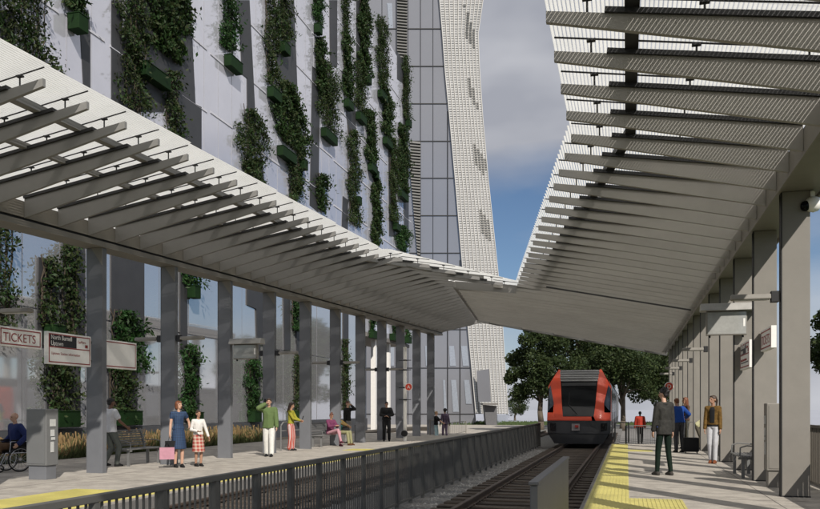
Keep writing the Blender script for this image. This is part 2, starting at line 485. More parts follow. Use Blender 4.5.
# eaves beams
for i, (ya, yb) in enumerate(zip([3] + colL[1:], colL[1:] + [47.4])):
    m = MB()
    za, zb = zaL(ya), zaL(yb)
    def sec(y, z, x0, x1, h0, h1): return [(xcL(y) + x0, y, h0 + z), (xcL(y) + x1, y, h0 + z), (xcL(y) + x1, y, h1 + z), (xcL(y) + x0, y, h1 + z)]
    def seg(x0, x1, h0, h1, mi=0):
        a = sec(ya, za, x0, x1, h0, h1); b = sec(yb - 0.004, zb, x0, x1, h0, h1)
        m.hexa([a[0], a[1], b[1], b[0], a[3], a[2], b[2], b[3]], mi)
    seg(-0.42, 0.135, 5.165, 5.285); seg(-0.42, 0.07, 5.345, 5.62); seg(-0.30, 0.10, 5.286, 5.344, 1)
    seg(0.135, 0.155, 5.335, 5.66)
    m.build('eaves_beam', [STEEL, DARKST], LC)
m = MB(); m.box(2.30, 2.95, 0, 50.5, 4.855, 5.0); m.box(2.34, 2.9, 0, 50.5, 5.001, 5.06, 1); m.box(2.215, 2.235, 0, 50.5, 4.70, 5.05); m.box(2.236, 2.29, 0, 50.5, 4.82, 4.90, 1)
m.box(2.96, 2.99, 0, 50.5, 4.80, 5.2)
m.build('eaves_beam', [STEEL, DARKST], RC)

yl = 3.12
while yl < 47.0:
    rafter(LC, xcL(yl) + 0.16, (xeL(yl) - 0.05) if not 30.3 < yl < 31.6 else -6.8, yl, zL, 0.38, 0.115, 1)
    yl += 0.955
yr = 11.4 - 0.97 * 9
JOINT = []
while yr < 51.5:
    xt = xeR(yr) + 0.05 if yr < 46 else (yr - 46) / 0.55 - 8.3
    if 30.3 < yr < 31.6: xt = -5.0
    if xt < 1.9:
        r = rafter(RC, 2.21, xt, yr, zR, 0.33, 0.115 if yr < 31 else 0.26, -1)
        if abs(yr - 28.9) < 0.5:
            s = MB(); s.beam((2.1, yr - 0.09, zR(2.1) - 0.34), (xt + 1, yr - 0.09, zR(xt + 1) - 0.14), 0.05, 0.05); s.build('movement_joint', DARKST, RC)
    yr += 0.97

# purlins that follow the roof edge
for (par, xe, zf, off, ys) in ((LC, xeL, zL, -0.95, [2.0, 9, 25.3, 30.0]), (RC, xeR, zR, 0.92, [0.5, 12.4, 30.0])):
    for a, b in zip(ys[:-1], ys[1:]):
        m = MB(); pa = (xe(a) + off, a, zf(xe(a) + off, a) + 0.105); pb = (xe(b) + off, b, zf(xe(b) + off, b) + 0.105)
        m.beam(pa, pb, 0.15, 0.11); m.build('purlin', STEEL_B if par is LC else DARKST, par)
m = MB(); m.beam((xcL(12) + 1.7, 3, zL(xcL(3) + 1.7, 3) + .1), (xcL(43) + 1.7, 43, zL(xcL(43) + 1.7, 43) + .1), 0.1, 0.1)
m.build('purlin', STEEL_B, LC)
# ridge and far edge beams
m = MB(); m.beam((-6.7, 31.6, zR(-6.7) - 0.1), (-8.4, 46, zR(-8.4) - 0.1), 0.12, 0.24); m.build('ridge_beam', STEEL_B, RC)
m = MB(); m.beam((-6.7, 31.7, zR(-6.7) - .1), (-4.1, 30.6, zR(-4.1) - .12), 0.1, 0.3); m.build('valley_beam', STEEL_B, RC)
m = MB(); m.beam((-8.4, 46.1, zR(-8.4) - .1), (2.4, farY(2.4) + .1, zR(2.4) - 0.15), 0.12, 0.42); m.build('end_fascia', STEEL_B, RC)
m = MB(); m.beam((xcL(47.2), 47.4, zL(xcL(47.2), 47) - .15), (-8.4, 46.9, zR(-8.4) - .1), 0.12, 0.34); m.build('end_fascia', STEEL_B, LC)

# ribbed roof sheet: narrow white slats running along the platform
P, W, T = 0.045, 0.0345, 0.006
def slat(mb, xf, y0, y1, zf):
    n = max(1, int((y1 - y0) / 4)); pr_ = None
    for i in range(n):
        a = lerp(y0, y1, i / n); b = lerp(y0, y1, (i + 1) / n)
        xa, xb = xf(a), xf(b)
        mb.hexa([(xa, a, zf(xa, a)), (xa + W, a, zf(xa + W, a)), (xb + W, b, zf(xb + W, b)), (xb, b, zf(xb, b)),
                 (xa, a, zf(xa, a) + T), (xa + W, a, zf(xa + W, a) + T), (xb + W, b, zf(xb + W, b) + T), (xb, b, zf(xb, b) + T)])
def intervals(test, y0, y1, step=0.05):
    out = []; st_ = None; y = y0
    while y <= y1:
        if test(y):
            if st_ is None: st_ = y
        elif st_ is not None:
            out.append((st_, y)); st_ = None
        y += step
    if st_ is not None: out.append((st_, y1))
    return [q for q in out if q[1] - q[0] > 0.1]
ms = MB(); s_ = -0.55
while s_ < 7.9:
    for (a, b) in intervals(lambda y: xcL(y) + s_ <= xeL(y) and y < 47.3, 2.5, 47.3):
        slat(ms, lambda y: xcL(y) + s_, a, b, lambda x, y: zL(x, y) + SG)
    s_ += P
ms.build('roof_sheet', SHEET, LC)
ms = MB(); x_ = 3.2
while x_ > -8.4:
    for (a, b) in intervals(lambda y: x_ >= xeR(y) and y < farY(x_), 0.0, 52.5):
        slat(ms, lambda y: x_, a, b, lambda x, y: zR(x, y) + SG)
    x_ -= P
ms.build('roof_sheet', SHEET, RC)

# ------------------------------------------------------------------ fence between the tracks
F = thing('guard_fence', 'dark grey slatted metal fence between the two tracks', 'fence', (-3.84, 5, -0.33))
FX = -3.84
ys = [3.34 + 0.905 * k for k in range(0, 38)]
pm = MB(); pm.box(FX - 0.03, FX + 0.03, ys[0] - 0.03, ys[0] + 0.03, -0.33, 0.70)
p0 = pm.build('post', FENCE, F)
for y in ys[1:]:
    c = p0.copy(); COL.objects.link(c); c.parent = F; c.location = p0.location + Vector((0, y - ys[0], 0))
bm_ = MB()
for k in range(9):
    y = ys[0] + 0.09 * (k + 1)
    bm_.box(FX - 0.009, FX + 0.009, y - 0.007, y + 0.007, -0.22, 0.70)
b0 = bm_.build('bar_panel', FENCE, F)
for i, y in enumerate(ys[1:-1]):
    c = b0.copy(); COL.objects.link(c); c.parent = F; c.location = b0.location + Vector((0, y - ys[0], 0))
m = MB(); m.box(FX - 0.035, FX + 0.035, ys[0], ys[-1] + 0.03, 0.702, 0.76); m.build('top_rail', FENCE, F, bevel=0.006)
m = MB(); m.box(FX - 0.02, FX + 0.02, ys[0], ys[-1], -0.265, -0.222); m.build('bottom_rail', FENCE, F)

# guard plate at the near edge of the right platform
G = thing('guard_barrier', 'grey steel barrier plate at the near end of the track edge', 'barrier', (-0.68, 8, -0.3))
m = MB(); m.box(-0.735, -0.675, 6.3, 9.75, -0.25, 0.80); m.build('plate', mat('barrier_paint', (0.13, 0.13, 0.135), 0.5, 0.3, 0.08, 3), G, bevel=0.01)
m = MB(); m.box(-0.745, -0.665, 6.28, 9.77, 0.802, 0.83); m.build('cap_rail', mat('barrier_paint', (0, 0, 0)), G, bevel=0.006)
m = MB()
for y in (6.6, 8.0, 9.4): m.box(-0.73, -0.68, y - .03, y + .03, -0.34, -0.252)
m.build('foot', DARKST, G)

# railing behind the right platform
H = thing('rear_railing', 'dark brown slatted railing behind the right platform columns', 'railing', (3.25, 10, 0))
RB = mat('railing_brown', (0.10, 0.088, 0.072), 0.5, 0.2, 0.1)
m = MB(); m.box(3.21, 3.29, 2, 33, 1.06, 1.11); m.build('top_rail', RB, H)
y = 2.0; k = 0
while y < 33:
    m = MB(); m.box(3.22, 3.28, y - 0.03, y + 0.03, 0.0, 1.058); m.build('post', RB, H)
    m = MB()
    for j in range(1, 13): m.box(3.225, 3.27, y + j * 0.112 - 0.02, y + j * 0.112 + 0.02, 0.09, 1.055)
    m.build('bar_panel', RB, H); y += 1.455
# ------------------------------------------------------------------ garage building with the green facade
BX = -18.0
B = thing('parking_garage', 'pale panelled parking garage with dark strips and green planted facade, left of the tower', 'building', (BX, 30, 0))
Y1 = 66.0; Y_CUT = 54.3; ZT = 30.3
def fpt(px, py, dx=0.0):
    p = on_x(px, py, BX); return Vector((BX + dx, p.y, p.z))
m = MB(); m.box(-34, BX, 14, Y_CUT, 8.5, ZT); m.box(-34, BX - .12, 14, Y_CUT, .74, 8.499); m.box(-34, BX, Y_CUT, Y1, 6.9, ZT - 3.5)
m.prism([(BX, Y_CUT, ZT - 3.5), (BX, Y_CUT, ZT), (BX, 57.5, ZT), (BX, 64.0, ZT - 0.4), (BX, 64.2, ZT - 3.5)], (-16, 0, 0))
m.build('wall', LIGHTP, B)
m = MB(); m.box(-34, BX + 0.12, 13.5, Y_CUT, -0.5, 0.738)
for y in range(14, 54, 3): m.box(BX + 0.121, BX + 0.126, y, y + 0.02, -0.45, 0.70, 1)
m.build('base_wall', [BASEW, BLACK], B)
m = MB(); m.box(-34, BX - 3.5, Y_CUT, Y1 - 1, -0.5, 6.89); m.build('recessed_ground_floor', mat('recess_blue', (0.05, 0.07, 0.11), 0.25, 0.3, 0.1), B)
m = MB(); m.box(BX - 3.3, BX - 0.02, Y_CUT + .1, Y1, 6.72, 6.89); m.box(BX - 0.3, BX + .05, Y_CUT, Y1, 6.6, 6.88); m.build('soffit', mat('soffit_grey', (0.16, 0.15, 0.14), 0.7), B)
for yy in (57.3, 61, 64.8):
    m = MB(); m.box(BX - 0.6, BX - 0.25, yy, yy + 0.35, -0.5, 6.6); m.build('pillar', WHITE, B)
GLZ = mat('lobby_glass', (0.68, 0.68, 0.70), 0.05, 0.78, 0.03, 0.3)
y = 14.0; n_ = 0
while y < Y_CUT - .2:
    w_ = (1.9, 2.6, 2.2, 3.0)[n_ % 4]; y2 = min(Y_CUT, y + w_)
    for (z0, z1) in ((0.76, 4.55), (4.6, 8.48)):
        m = MB(); m.box(BX - .1, BX - .03 + .008 * (n_ % 3), y + .03, y2 - .03, z0, z1); m.build('glass_pane', GLZ, B)
    y = y2; n_ += 1
# vertical panel joints, light returns and floor ledges
m = MB(); y = 15.0
random.seed(11)
while y < 65.5:
    z1 = ZT if y < 57 else ZT - 3.5
    m.box(BX + 0.002, BX + 0.010, y, y + 0.025, 8.5 if y < Y_CUT else 6.95, z1); y += 1.28
m.build('panel_joint', mat('panel_joint', (0.36, 0.36, 0.39), 0.5), B)
for zf in (8.5, 11.5, 14.5, 17.4, 20.55, 23.6, 26.7):
    m = MB()
    y = 14.2
    while y < 65.5:
        if zf > 7 or y < Y_CUT - 3:
            L = random.choice((2.4, 3.6, 4.8)); o_ = random.uniform(-.25, .25)
            m.prism([(BX + 0.004, y, zf + o_), (BX + 0.035, y, zf + o_ + 0.01), (BX + 0.004, y, zf + o_ + 0.13)], (0, L - 0.3, 0)); y += L
        else: y += 2
    m.build('floor_ledge', LEDGE, B)
# dark recessed looking strips (polygons on the facade plane)
STR = [
 [(79, 10), (88, 10), (90, 30), (90, 92), (83, 88)], [(111, 0), (122, 0), (122, 100), (111, 100)],
 [(112, 95), (128, 0), (187, 0), (180, 60), (163, 112), (120, 112)],
 [(180, 0), (190, 0), (192, 43), (195, 104), (201, 107), (201, 150), (182, 138), (165, 118), (166, 75)],
 [(235, 0), (249, 0), (254.6, 110), (254.6, 128), (247, 124), (246.6, 78), (241.6, 74), (239, 17)],
 [(276, 60), (283, 0), (293.5, 0), (297, 92), (285, 96)], [(329, 0), (336.7, 0), (336.7, 67), (330, 67)],
 [(316, 36), (319, 40), (321, 95), (315, 98)], [(312, 66), (320, 72), (318, 212), (309.5, 205)],
 [(345, 100), (355, 104), (356, 138), (348, 133)], [(342.5, 196), (347.6, 200), (347.6, 232), (341.5, 228)],
 [(373, 130), (375.5, 133), (377, 186), (373.5, 184)], [(388, 143), (393.6, 150), (394.4, 236), (389, 236)],
 [(289, 160), (293.5, 164), (293, 200), (288.6, 195)], [(356, 0), (361, 0), (363, 60), (356, 66)],
 [(397, 51.5), (402.5, 60), (403, 83), (397, 79)], [(402.5, 62), (408.5, 62), (408.5, 240), (404, 240)],
 [(247, 100), (254, 102), (254, 155), (247, 155)], [(246, 160), (262, 160), (268, 250), (250, 250)],
 [(38, 257), (57, 262), (56, 345), (36, 345)], [(62, 243), (84, 247), (84, 345), (60, 345)],
 [(111, 245), (144, 258), (144, 345), (111, 345)], [(180, 262), (187, 270), (187, 352), (180, 352)],
 [(247, 280), (263, 284), (263, 345), (257, 345), (256, 309), (247, 305)], [(283, 282), (290, 284), (290, 350), (284, 350)],
 [(0, 10), (14, 10), (14, 120), (0, 130)], [(296, 290), (301, 292), (301, 380), (296, 380)], [(343, 300), (348, 303), (348, 400), (343, 400)],
 [(108, 345), (137, 348), (137, 424), (108, 424)], [(44, 345), (80, 345), (80, 424), (47, 424)], [(184, 352), (199, 352), (199, 421), (184, 421)], [(249, 345), (260, 345), (260, 421), (249, 421)],
]
for i, pts in enumerate(STR):
    m = MB(); dx = 0.02 + 0.004 * (i % 7)
    m.prism([fpt(a, b, dx) for a, b in pts], (-0.018 - 0.004 * (i % 7), 0, 0))
    k0 = fpt(min(a for a, b in pts), 100).y; k1 = fpt(max(a for a, b in pts), 100).y
    m.build('dark_panel', DARKP, B)
# ribs of the dark cladding
# ------------------------------------------------------------------ leaves
def leaf_mat(name, c, var=0.45, trans=0.25):
    return mat(name, c, 0.6, 0, var, 0.9, trans=trans, spec=0.25)
LEAFA = leaf_mat('leaf_green', (0.022, 0.048, 0.012)); LEAFB = leaf_mat('leaf_olive', (0.032, 0.044, 0.013)); LEAFC = leaf_mat('leaf_fern', (0.018, 0.058, 0.012))
def leaves(mb, n, fn, size, droop=0.3, aspect=2.2, mi=0):
    for _ in range(n):
        c = Vector(fn()); s = size * random.uniform(0.6, 1.4)
        d = Vector((random.gauss(0, 1), random.gauss(0, 1), random.gauss(-droop, 0.8))).normalized()
        u = d.orthogonal().normalized(); w = d.cross(u); a = random.uniform(0, 6.28); u = u * math.cos(a) + w * math.sin(a)
        h = s / aspect
        mb.add([c - d * s * .5, c + u * h * .5, c + d * s * .5, c - u * h * .5], [(0, 1, 2, 3)], random.choice(mi) if isinstance(mi, (list, tuple)) else mi)
# plant strips on the facade: px0, px1, py_top, py_bottom, planter (px0, px1, py_top) or None, look
PL = [
 (-14, 54, -20, 74, None, 1), (63, 84, -20, 13, (66, 86, 14), 0),
 (119, 150, -20, 112, None, 1), (145, 190, -20, 58, (137, 171, 62), 0), (163, 184, 74, 136, None, 1),
 (220, 239, -10, 54, (223, 243, 55), 2), (264, 281, -10, 88, (266, 282, 87), 1), (276, 292, -10, 42, (278, 291, 42), 1),
 (238, 268, 112, 186, None, 1), (275, 306, 88, 148, (276, 297, 146), 0), (296, 305, 140, 196, (298, 307, 160), 1),
 (311, 325, -10, 24, (313, 322, 24), 2), (315, 327, 40, 94, None, 0), (318, 339, 66, 129, (320, 338, 128), 1),
 (341, 351, -10, 42, None, 1), (342, 353, 40, 99, (343, 354, 99), 0), (347, 361, 132, 226, (354, 360, 197), 1),
 (358, 371, -6, 77, (364, 372, 76), 0), (354, 367, 66, 113, (355, 367, 112), 1), (365, 377, 112, 164, (367, 378, 163), 0),
 (376, 389, 22, 91, (377, 388, 90), 1), (381, 393, 92, 138, (382, 393, 137), 0), (402, 410, 58, 121, (405, 412, 120), 1),
 (397, 409, 128, 191, (397, 409, 190), 0), (389, 399, 140, 224, (392, 401, 223), 1), (371, 382, 180, 246, (372, 378, 171), 0),
 (316, 328, 176, 212, None, 0), (396, 409, 226, 252, None, 2), (287, 303, 166, 205, None, 1),
 (-8, 17, 222, 335, None, 1), (39, 63, 258, 330, (42, 66, 326), 1), (60, 84, 240, 350, None, 1),
 (184, 201, 262, 288, (186, 201, 286), 2), (108, 147, 312, 372, None, 2), (44, 79, 345, 418, (46, 81, 412), 1),
 (108, 138, 366, 420, (106, 143, 412), 1), (181, 199, 345, 414, (186, 204, 413), 2), (245, 261, 358, 414, (247, 262, 412), 2),
 (291, 301, 300, 330, (293, 302, 322), 2), (293, 302, 355, 413, (293, 303, 412), 1), (341, 350, 340, 410, None, 1),
 (369, 376, 318, 334, (368, 379, 331), 2), (392, 399, 320, 336, (389, 401, 334), 2), (405, 410, 322, 338, (404, 412, 337), 2),
]
def place_words(a, cpx, top):
    h = 'near the top of' if top < 60 else ('in the upper middle of' if top < 150 else ('just above the canopy edge on' if top < 235 else ('seen below the canopy on' if top < 335 else 'at the foot of')))
    return h
cnt = {}
ORD = ['first', 'second', 'third', 'fourth', 'fifth', 'sixth', 'seventh', 'eighth', 'ninth', 'tenth', 'eleventh', 'twelfth', 'thirteenth', 'fourteenth', 'fifteenth', 'sixteenth', 'seventeenth', 'eighteenth', 'nineteenth', 'twentieth']
for it in sorted(PL, key=lambda t: t[0]):
    px0, px1, t0, t1, box, look = it
    random.seed(int(px0 * 7 + t1))
    pc = (px0 + px1) / 2
    w = place_words(None, pc, max(t0, 0)); k = cnt.get(w, 0); cnt[w] = k + 1
    ya, yb = fpt(px0, 100).y, on_x(px1, 100, BX + 0.25).y
    yb = max(yb, ya + 0.7)
    za, zb = fpt(pc, t1).z, fpt(pc, t0).z
    lk = ('leafy', 'olive green', 'ferny')[look]
    T_ = thing('climbing_plant', f'{lk} climbing plant {w} the garage, {ORD[k]} from left', 'plant', (BX, (ya + yb) / 2, za), 0, 'plants on the garage facade')
    wd = yb - ya; hh = zb - za
    area = wd * hh
    n = int(min(15000, max(600, area * 340)))
    blobs = []
    z = za
    while z < zb:
        blobs.append((random.uniform(ya + wd * .2, yb - wd * .2), z, random.uniform(.35, .75) * min(wd, 2.2) * .6)); z += max(0.25, hh / 14)
    # uneven outline with clumps
    f1, f2 = random.uniform(0, 6), random.uniform(0, 6)
    def samp():
        while True:
            z = random.uniform(za, zb); t = (z - za) / hh
            e0 = ya + wd * (0.16 * math.sin(z * 2.3 + f1) + 0.09 * math.sin(z * 7 + f2)); e1 = yb - wd * (0.17 * math.sin(z * 1.9 + f2) + 0.10 * math.sin(z * 6 + f1))
            if t > 0.85: e0 += wd * (t - .85) * 2; e1 -= wd * (t - .85) * 2
            y = random.uniform(e0, e1)
            d = 0.30 + 0.22 * math.sin(z * 4.1 + y * 3 + f1) + 0.12 * math.sin(z * 9 + y * 7)
            if random.random() < 0.6 and random.random() > d * 1.6: continue
            return (BX + 0.05 + abs(random.gauss(0, 0.36)) * max(d, 0.12) * 1.2, y + random.gauss(0, .10 if random.random() < .8 else .22), z)
    m = MB(); leaves(m, n, samp, 0.18 if look != 1 else 0.13, 0.7, 2.6 if look == 2 else 1.8, mi=[0, 0, 1] if look == 0 else ([1, 1, 0] if look == 1 else [2, 2, 0]))
    # stray trailing shoots
    for _ in range(int(12 + area * 2)):
        p = Vector(samp()); q = Vector((random.uniform(.1, .35), random.uniform(-.5, .5), random.uniform(-.4, .3)))
        for j in range(6):
            r = p + q * (j / 5) + Vector((0, 0, -0.05 * j)); leaves(m, 1, lambda: r, 0.2, 0.5, 3, mi=0)
    m.build('foliage', [LEAFA, LEAFB, LEAFC], T_)
    s = MB()
    for _ in range(5):
        yy = random.uniform(ya + wd * .2, yb - wd * .2); p = Vector((BX + 0.06, yy, za)); 
        for j in range(6):
            q = Vector((BX + 0.08, min(yb, max(ya, p.y + random.uniform(-.25, .25))), za + (j + 1) * hh / 6)); s.tube(p, q, 0.018, 5); p = q
    s.build('stem', mat('stem_brown', (0.06, 0.045, 0.03), 0.9), T_)
    if box:
        b0, b1, bt = box; q0, q1 = fpt(b0, bt), fpt(b1, bt); hz = 0.5
        zt_ = q0.z if b1 - b0 > 6 else q0.z
        pr2 = 0.5 if b0 < 100 else 0.42; y1_ = max(q0.y + 0.5, on_x(b1, bt + 8, BX + pr2).y)
        m = MB(); m.box(BX + 0.05, BX + pr2, q0.y, y1_, zt_ - hz, zt_); m.box(BX + 0.03, BX + pr2 + .02, q0.y - .02, y1_ + .02, zt_ + 0.001, zt_ + .04)
        m.build('planter_box', GREENBOX, T_, bevel=0.015)

# ornamental grass in front of the base wall
random.seed(5)
gm = MB()
for _ in range(9000):
    y = random.uniform(15, 34.5); x = random.uniform(-17.75, -16.3); h = random.uniform(0.3, 0.75) * (0.8 + 0.3 * math.sin(y * 3))
    a = random.uniform(0, 6.28); l = Vector((random.gauss(0, .13), random.gauss(0, .13), h)); w = Vector((math.cos(a), math.sin(a), 0)) * 0.012
    b = Vector((x, y, -0.12)); top = 1 if random.random() < 0.55 else 0
    gm.add([b - w, b + w, b + l * .6 + w, b + l * .6 - w], [(0, 1, 2, 3)], 0); gm.add([b + l * .6 - w, b + l * .6 + w, b + l + w * (2.2 if top else .2), b + l - w * (1 if top else 0.2)], [(0, 1, 2, 3)], top)
tag(gm.build('ornamental_grass', [mat('grass_blade', (0.06, 0.075, 0.02), 0.8, 0, 0.3), mat('grass_plume', (0.20, 0.13, 0.055), 0.9, 0, 0.25)]), 'tawny ornamental grass growing along the foot of the garage base wall', 'grass', kind='stuff')
gm = MB()
for _ in range(7000):
    x = random.uniform(-30, 14); y = random.uniform(92.2, 103); h = random.uniform(.1, .5)
    b = Vector((x, y, -.52)); w = Vector((.1, 0, 0)); l = Vector((random.gauss(0, .1), 0, h)); gm.add([b - w, b + w, b + l], [(0, 1, 2)])
tag(gm.build('grass', GRASS), 'rough green grass beyond the road behind the trees', 'grass', kind='stuff')

# ------------------------------------------------------------------ tower
TZ = 95.0
TW = thing('office_tower', 'tall tower with grey glass front and leaning white louvred side, behind the garage', 'building', at_z(440, 425, TZ))
def tp(px, py, Z=TZ): return at_z(px, py, Z)
fwd = Vector((-SN, CS, 0))
m = MB(); m.prism([tp(340, 432), tp(477, 432), tp(439.5, 0), tp(424, -170), tp(330, -170)], fwd * 26); m.build('glass_front', GLASST, TW)
# mullions and floor joints, proud of the glass
m = MB()
fl = [-120, -83, -46, -9, 28.5, 66, 103.5, 141, 178, 215.5, 253, 291, 329.5, 368, 414]
for py in fl: m.beam(tp(340, py, TZ - .06), tp(439.5 + (py / 432) * 37 - 1, py, TZ - .06), 0.07, 0.08)
m.build('floor_joint', DARKST, TW)
m = MB()
for px in (352, 366, 382, 396, 408, 420.5, 433, 447.6, 460):
    if px > 440: m.beam(tp(px, 429, TZ - .05), tp(px, 20 + (px - 440) * 12, TZ - .05), 0.08, 0.10)
    else: m.beam(tp(px, 429, TZ - .05), tp(px, -160, TZ - .05), 0.09 if px == 420.5 else 0.05, 0.05)
m.build('mullion', DARKST, TW)
# pale slots and louvre bands in the glass front
def louvre_patch(pl, name, m_, Z=TZ, step=3.0):
    """polygon pl in px with horizontal slats"""
    ys_ = [p[1] for p in pl]; y = min(ys_); mb = MB()
    while y < max(ys_) - 1:
        xs = []
        for i in range(len(pl)):
            a, b = pl[i], pl[(i + 1) % len(pl)]
            if (a[1] - y - 1) * (b[1] - y - 1) < 0: t = (y + 1 - a[1]) / (b[1] - a[1]); xs.append(a[0] + (b[0] - a[0]) * t)
        if len(xs) >= 2:
            xs.sort(); p0, p1 = tp(xs[0], y, Z - .1), tp(xs[-1], y + 1.0, Z - .1)
            mb.hexa([p0 + Vector((0, 0, -.30)) - fwd * .28, p1 + Vector((0, 0, -.30)) - fwd * .28, p1 + Vector((0, 0, -.30)), p0 + Vector((0, 0, -.30)), p0 - fwd * .05, p1 - fwd * .05, p1, p0])
        y += step
    return mb.build(name, m_, TW)
louvre_patch([(397, -80), (408, -80), (407, 60), (397, 57)], 'louvre_band', mat('louvre_tan', (0.15, 0.148, 0.14), 0.6))
louvre_patch([(410, 141), (420.5, 141), (420, 260), (418, 262), (410, 170)], 'louvre_band', mat('louvre_tan', (0, 0, 0)))
PALE = mat('pale_glass', (0.34, 0.37, 0.42), 0.15, 0.3)
for pl_ in ([(387, 3), (392, 3), (393, 28), (389, 28)], [(449, 346), (454, 346), (456, 366), (450, 366)], [(461, 346), (467, 346), (469, 366), (463, 366)], [(451, 380), (456, 380), (459, 412), (453, 412)], [(464, 380), (469, 380), (472, 404), (466, 404)], [(443, 380), (445, 380), (447, 412), (444, 412)],
            [(376, 346), (380, 346), (381, 366), (376, 366)], [(390, 346), (394, 346), (394, 366), (391, 366)], [(412, 380), (416, 380), (417, 410), (413, 410)], [(425, 346), (429, 346), (430, 366), (426, 366)]):
    m = MB(); m.prism([tp(a, b, TZ - .08) for a, b in pl_], fwd * 0.06); m.build('pale_window', PALE, TW)
# white louvred side: left and right outline per height, receding to the right
LW = [(-170, 424, 503), (0, 439.5, 483), (35, 442.5, 478), (71, 445, 479.5), (120, 449.7, 482.8), (183, 455.4, 488.5), (274, 463, 498), (329, 468, 502.6), (414, 475.8, 507.7)]
def lw(py):
    for a, b in zip(LW[:-1], LW[1:]):
        if a[0] <= py <= b[0]:
            t = (py - a[0]) / (b[0] - a[0]); return lerp(a[1], b[1], t), lerp(a[2], b[2], t)
    return LW[-1][1:]
def wp(s, py, off=0.0):
    l, r = lw(py); A = at_z(l, py, TZ - .12); B_ = at_z(r, py, TZ + 13.9)
    return A.lerp(B_, s) - fwd * off
NR = 120; pys = [-170 + (414 + 170) * i / NR for i in range(NR + 1)]
m = MB()
for i in range(NR):
    a, b = pys[i], pys[i + 1]
    if 0:
        pass
    m.add([wp(0, b), wp(1, b), wp(1, a), wp(0, a)], [(0, 1, 2, 3)])
back = fwd * 10
for i in range(NR):
    a, b = pys[i], pys[i + 1]
    m.add([wp(1, b), wp(1, b) + back, wp(1, a) + back, wp(1, a)], [(0, 1, 2, 3)])
m.build('side_wall', mat('tower_side', (0.42, 0.41, 0.39), 0.7, 0, 0.06, .5), TW)
WIN = [[(462.5, 2), (474, 30), (473.5, 49), (464.5, 38)], [(465, 71), (474, 92), (479, 113), (468.5, 96)], [(471, 139), (485, 158), (485.5, 177), (472.5, 163)], [(477, 206), (489, 221), (490, 241), (478.5, 230)]]
def inwin(px, py):
    for qi, q in enumerate(WIN):
        ins = False; j = len(q) - 1
        for i in range(len(q)):
            if (q[i][1] > py) != (q[j][1] > py) and px < (q[j][0] - q[i][0]) * (py - q[i][1]) / (q[j][1] - q[i][1]) + q[i][0]: ins = not ins
            j = i
        if ins: return qi + 1
    return 0
m = MB(); mds = [MB() for _ in WIN]
NC = 10
random.seed(3)
for i in range(0, NR * 2):
    a = -170 + 584 * i / (NR * 2); b = -170 + 584 * (i + 1) / (NR * 2) - 0.7
    for j in range(NC):
        s0 = j / NC; s1 = (j + 0.80) / NC; sh = 0.15 * ((j % 2))
        l, r = lw(a); cx = lerp(l, r, (s0 + s1) / 2)
        w_ = inwin(cx, a)
        dep = 0.13 if not w_ else 0.46
        lift = random.uniform(0, .06)
        q = [wp(s0, b + sh, dep + lift), wp(s1, b + sh, dep * .9 + lift), wp(s1, a + sh, 0.04), wp(s0, a + sh, 0.04)]
        q2 = [wp(s0, b + sh, 0.01), wp(s1, b + sh, 0.01)]
        (mds[w_ - 1] if w_ else m).add(q + q2, [(0, 1, 2, 3), (4, 5, 1, 0), (4, 0, 3), (5, 2, 1)])
m.build('scale_louvre', TWHITE, TW); [q.build('louvre_window', mat('louvre_window', (0.27, 0.26, 0.235), 0.6), TW) for q in mds if q.v]
m = MB()
for j in range(0, NC + 1):
    for i in range(NR): m.beam(wp(j / NC, pys[i], .22), wp(j / NC, pys[i + 1], .22), 0.09, 0.16, up=fwd)
m.build('vertical_fin', TWHITE, TW)
# entrance canopy and grey block at the base
m = MB(); m.prism([tp(484, 405, TZ - 3), tp(497, 406, TZ - 3), tp(497, 432, TZ - 3), tp(487, 432, TZ - 3)], fwd * 2); m.build('entrance_block', mat('entrance_grey', (0.10, 0.10, 0.105), 0.6), TW)
m = MB(); m.prism([tp(483, 403, TZ - 4), tp(498, 403, TZ - 4), tp(498, 405, TZ - 4), tp(483, 405, TZ - 4)], fwd * 3); m.build('entrance_canopy', mat('soffit_grey', (0, 0, 0)), TW)
m = MB(); m.prism([tp(476.5, 371, TZ - .9), tp(489, 369, TZ - .9), tp(491, 402, TZ - .9), tp(478.5, 402, TZ - .9)], fwd * .3); m.build('base_window', GLASST, TW)
m = MB(); m.prism([tp(497.5, 415, TZ), tp(508, 415, TZ + 12), tp(508, 432, TZ + 12), tp(497.5, 432, TZ)], fwd * 2); m.build('base_wall', PALE, TW)

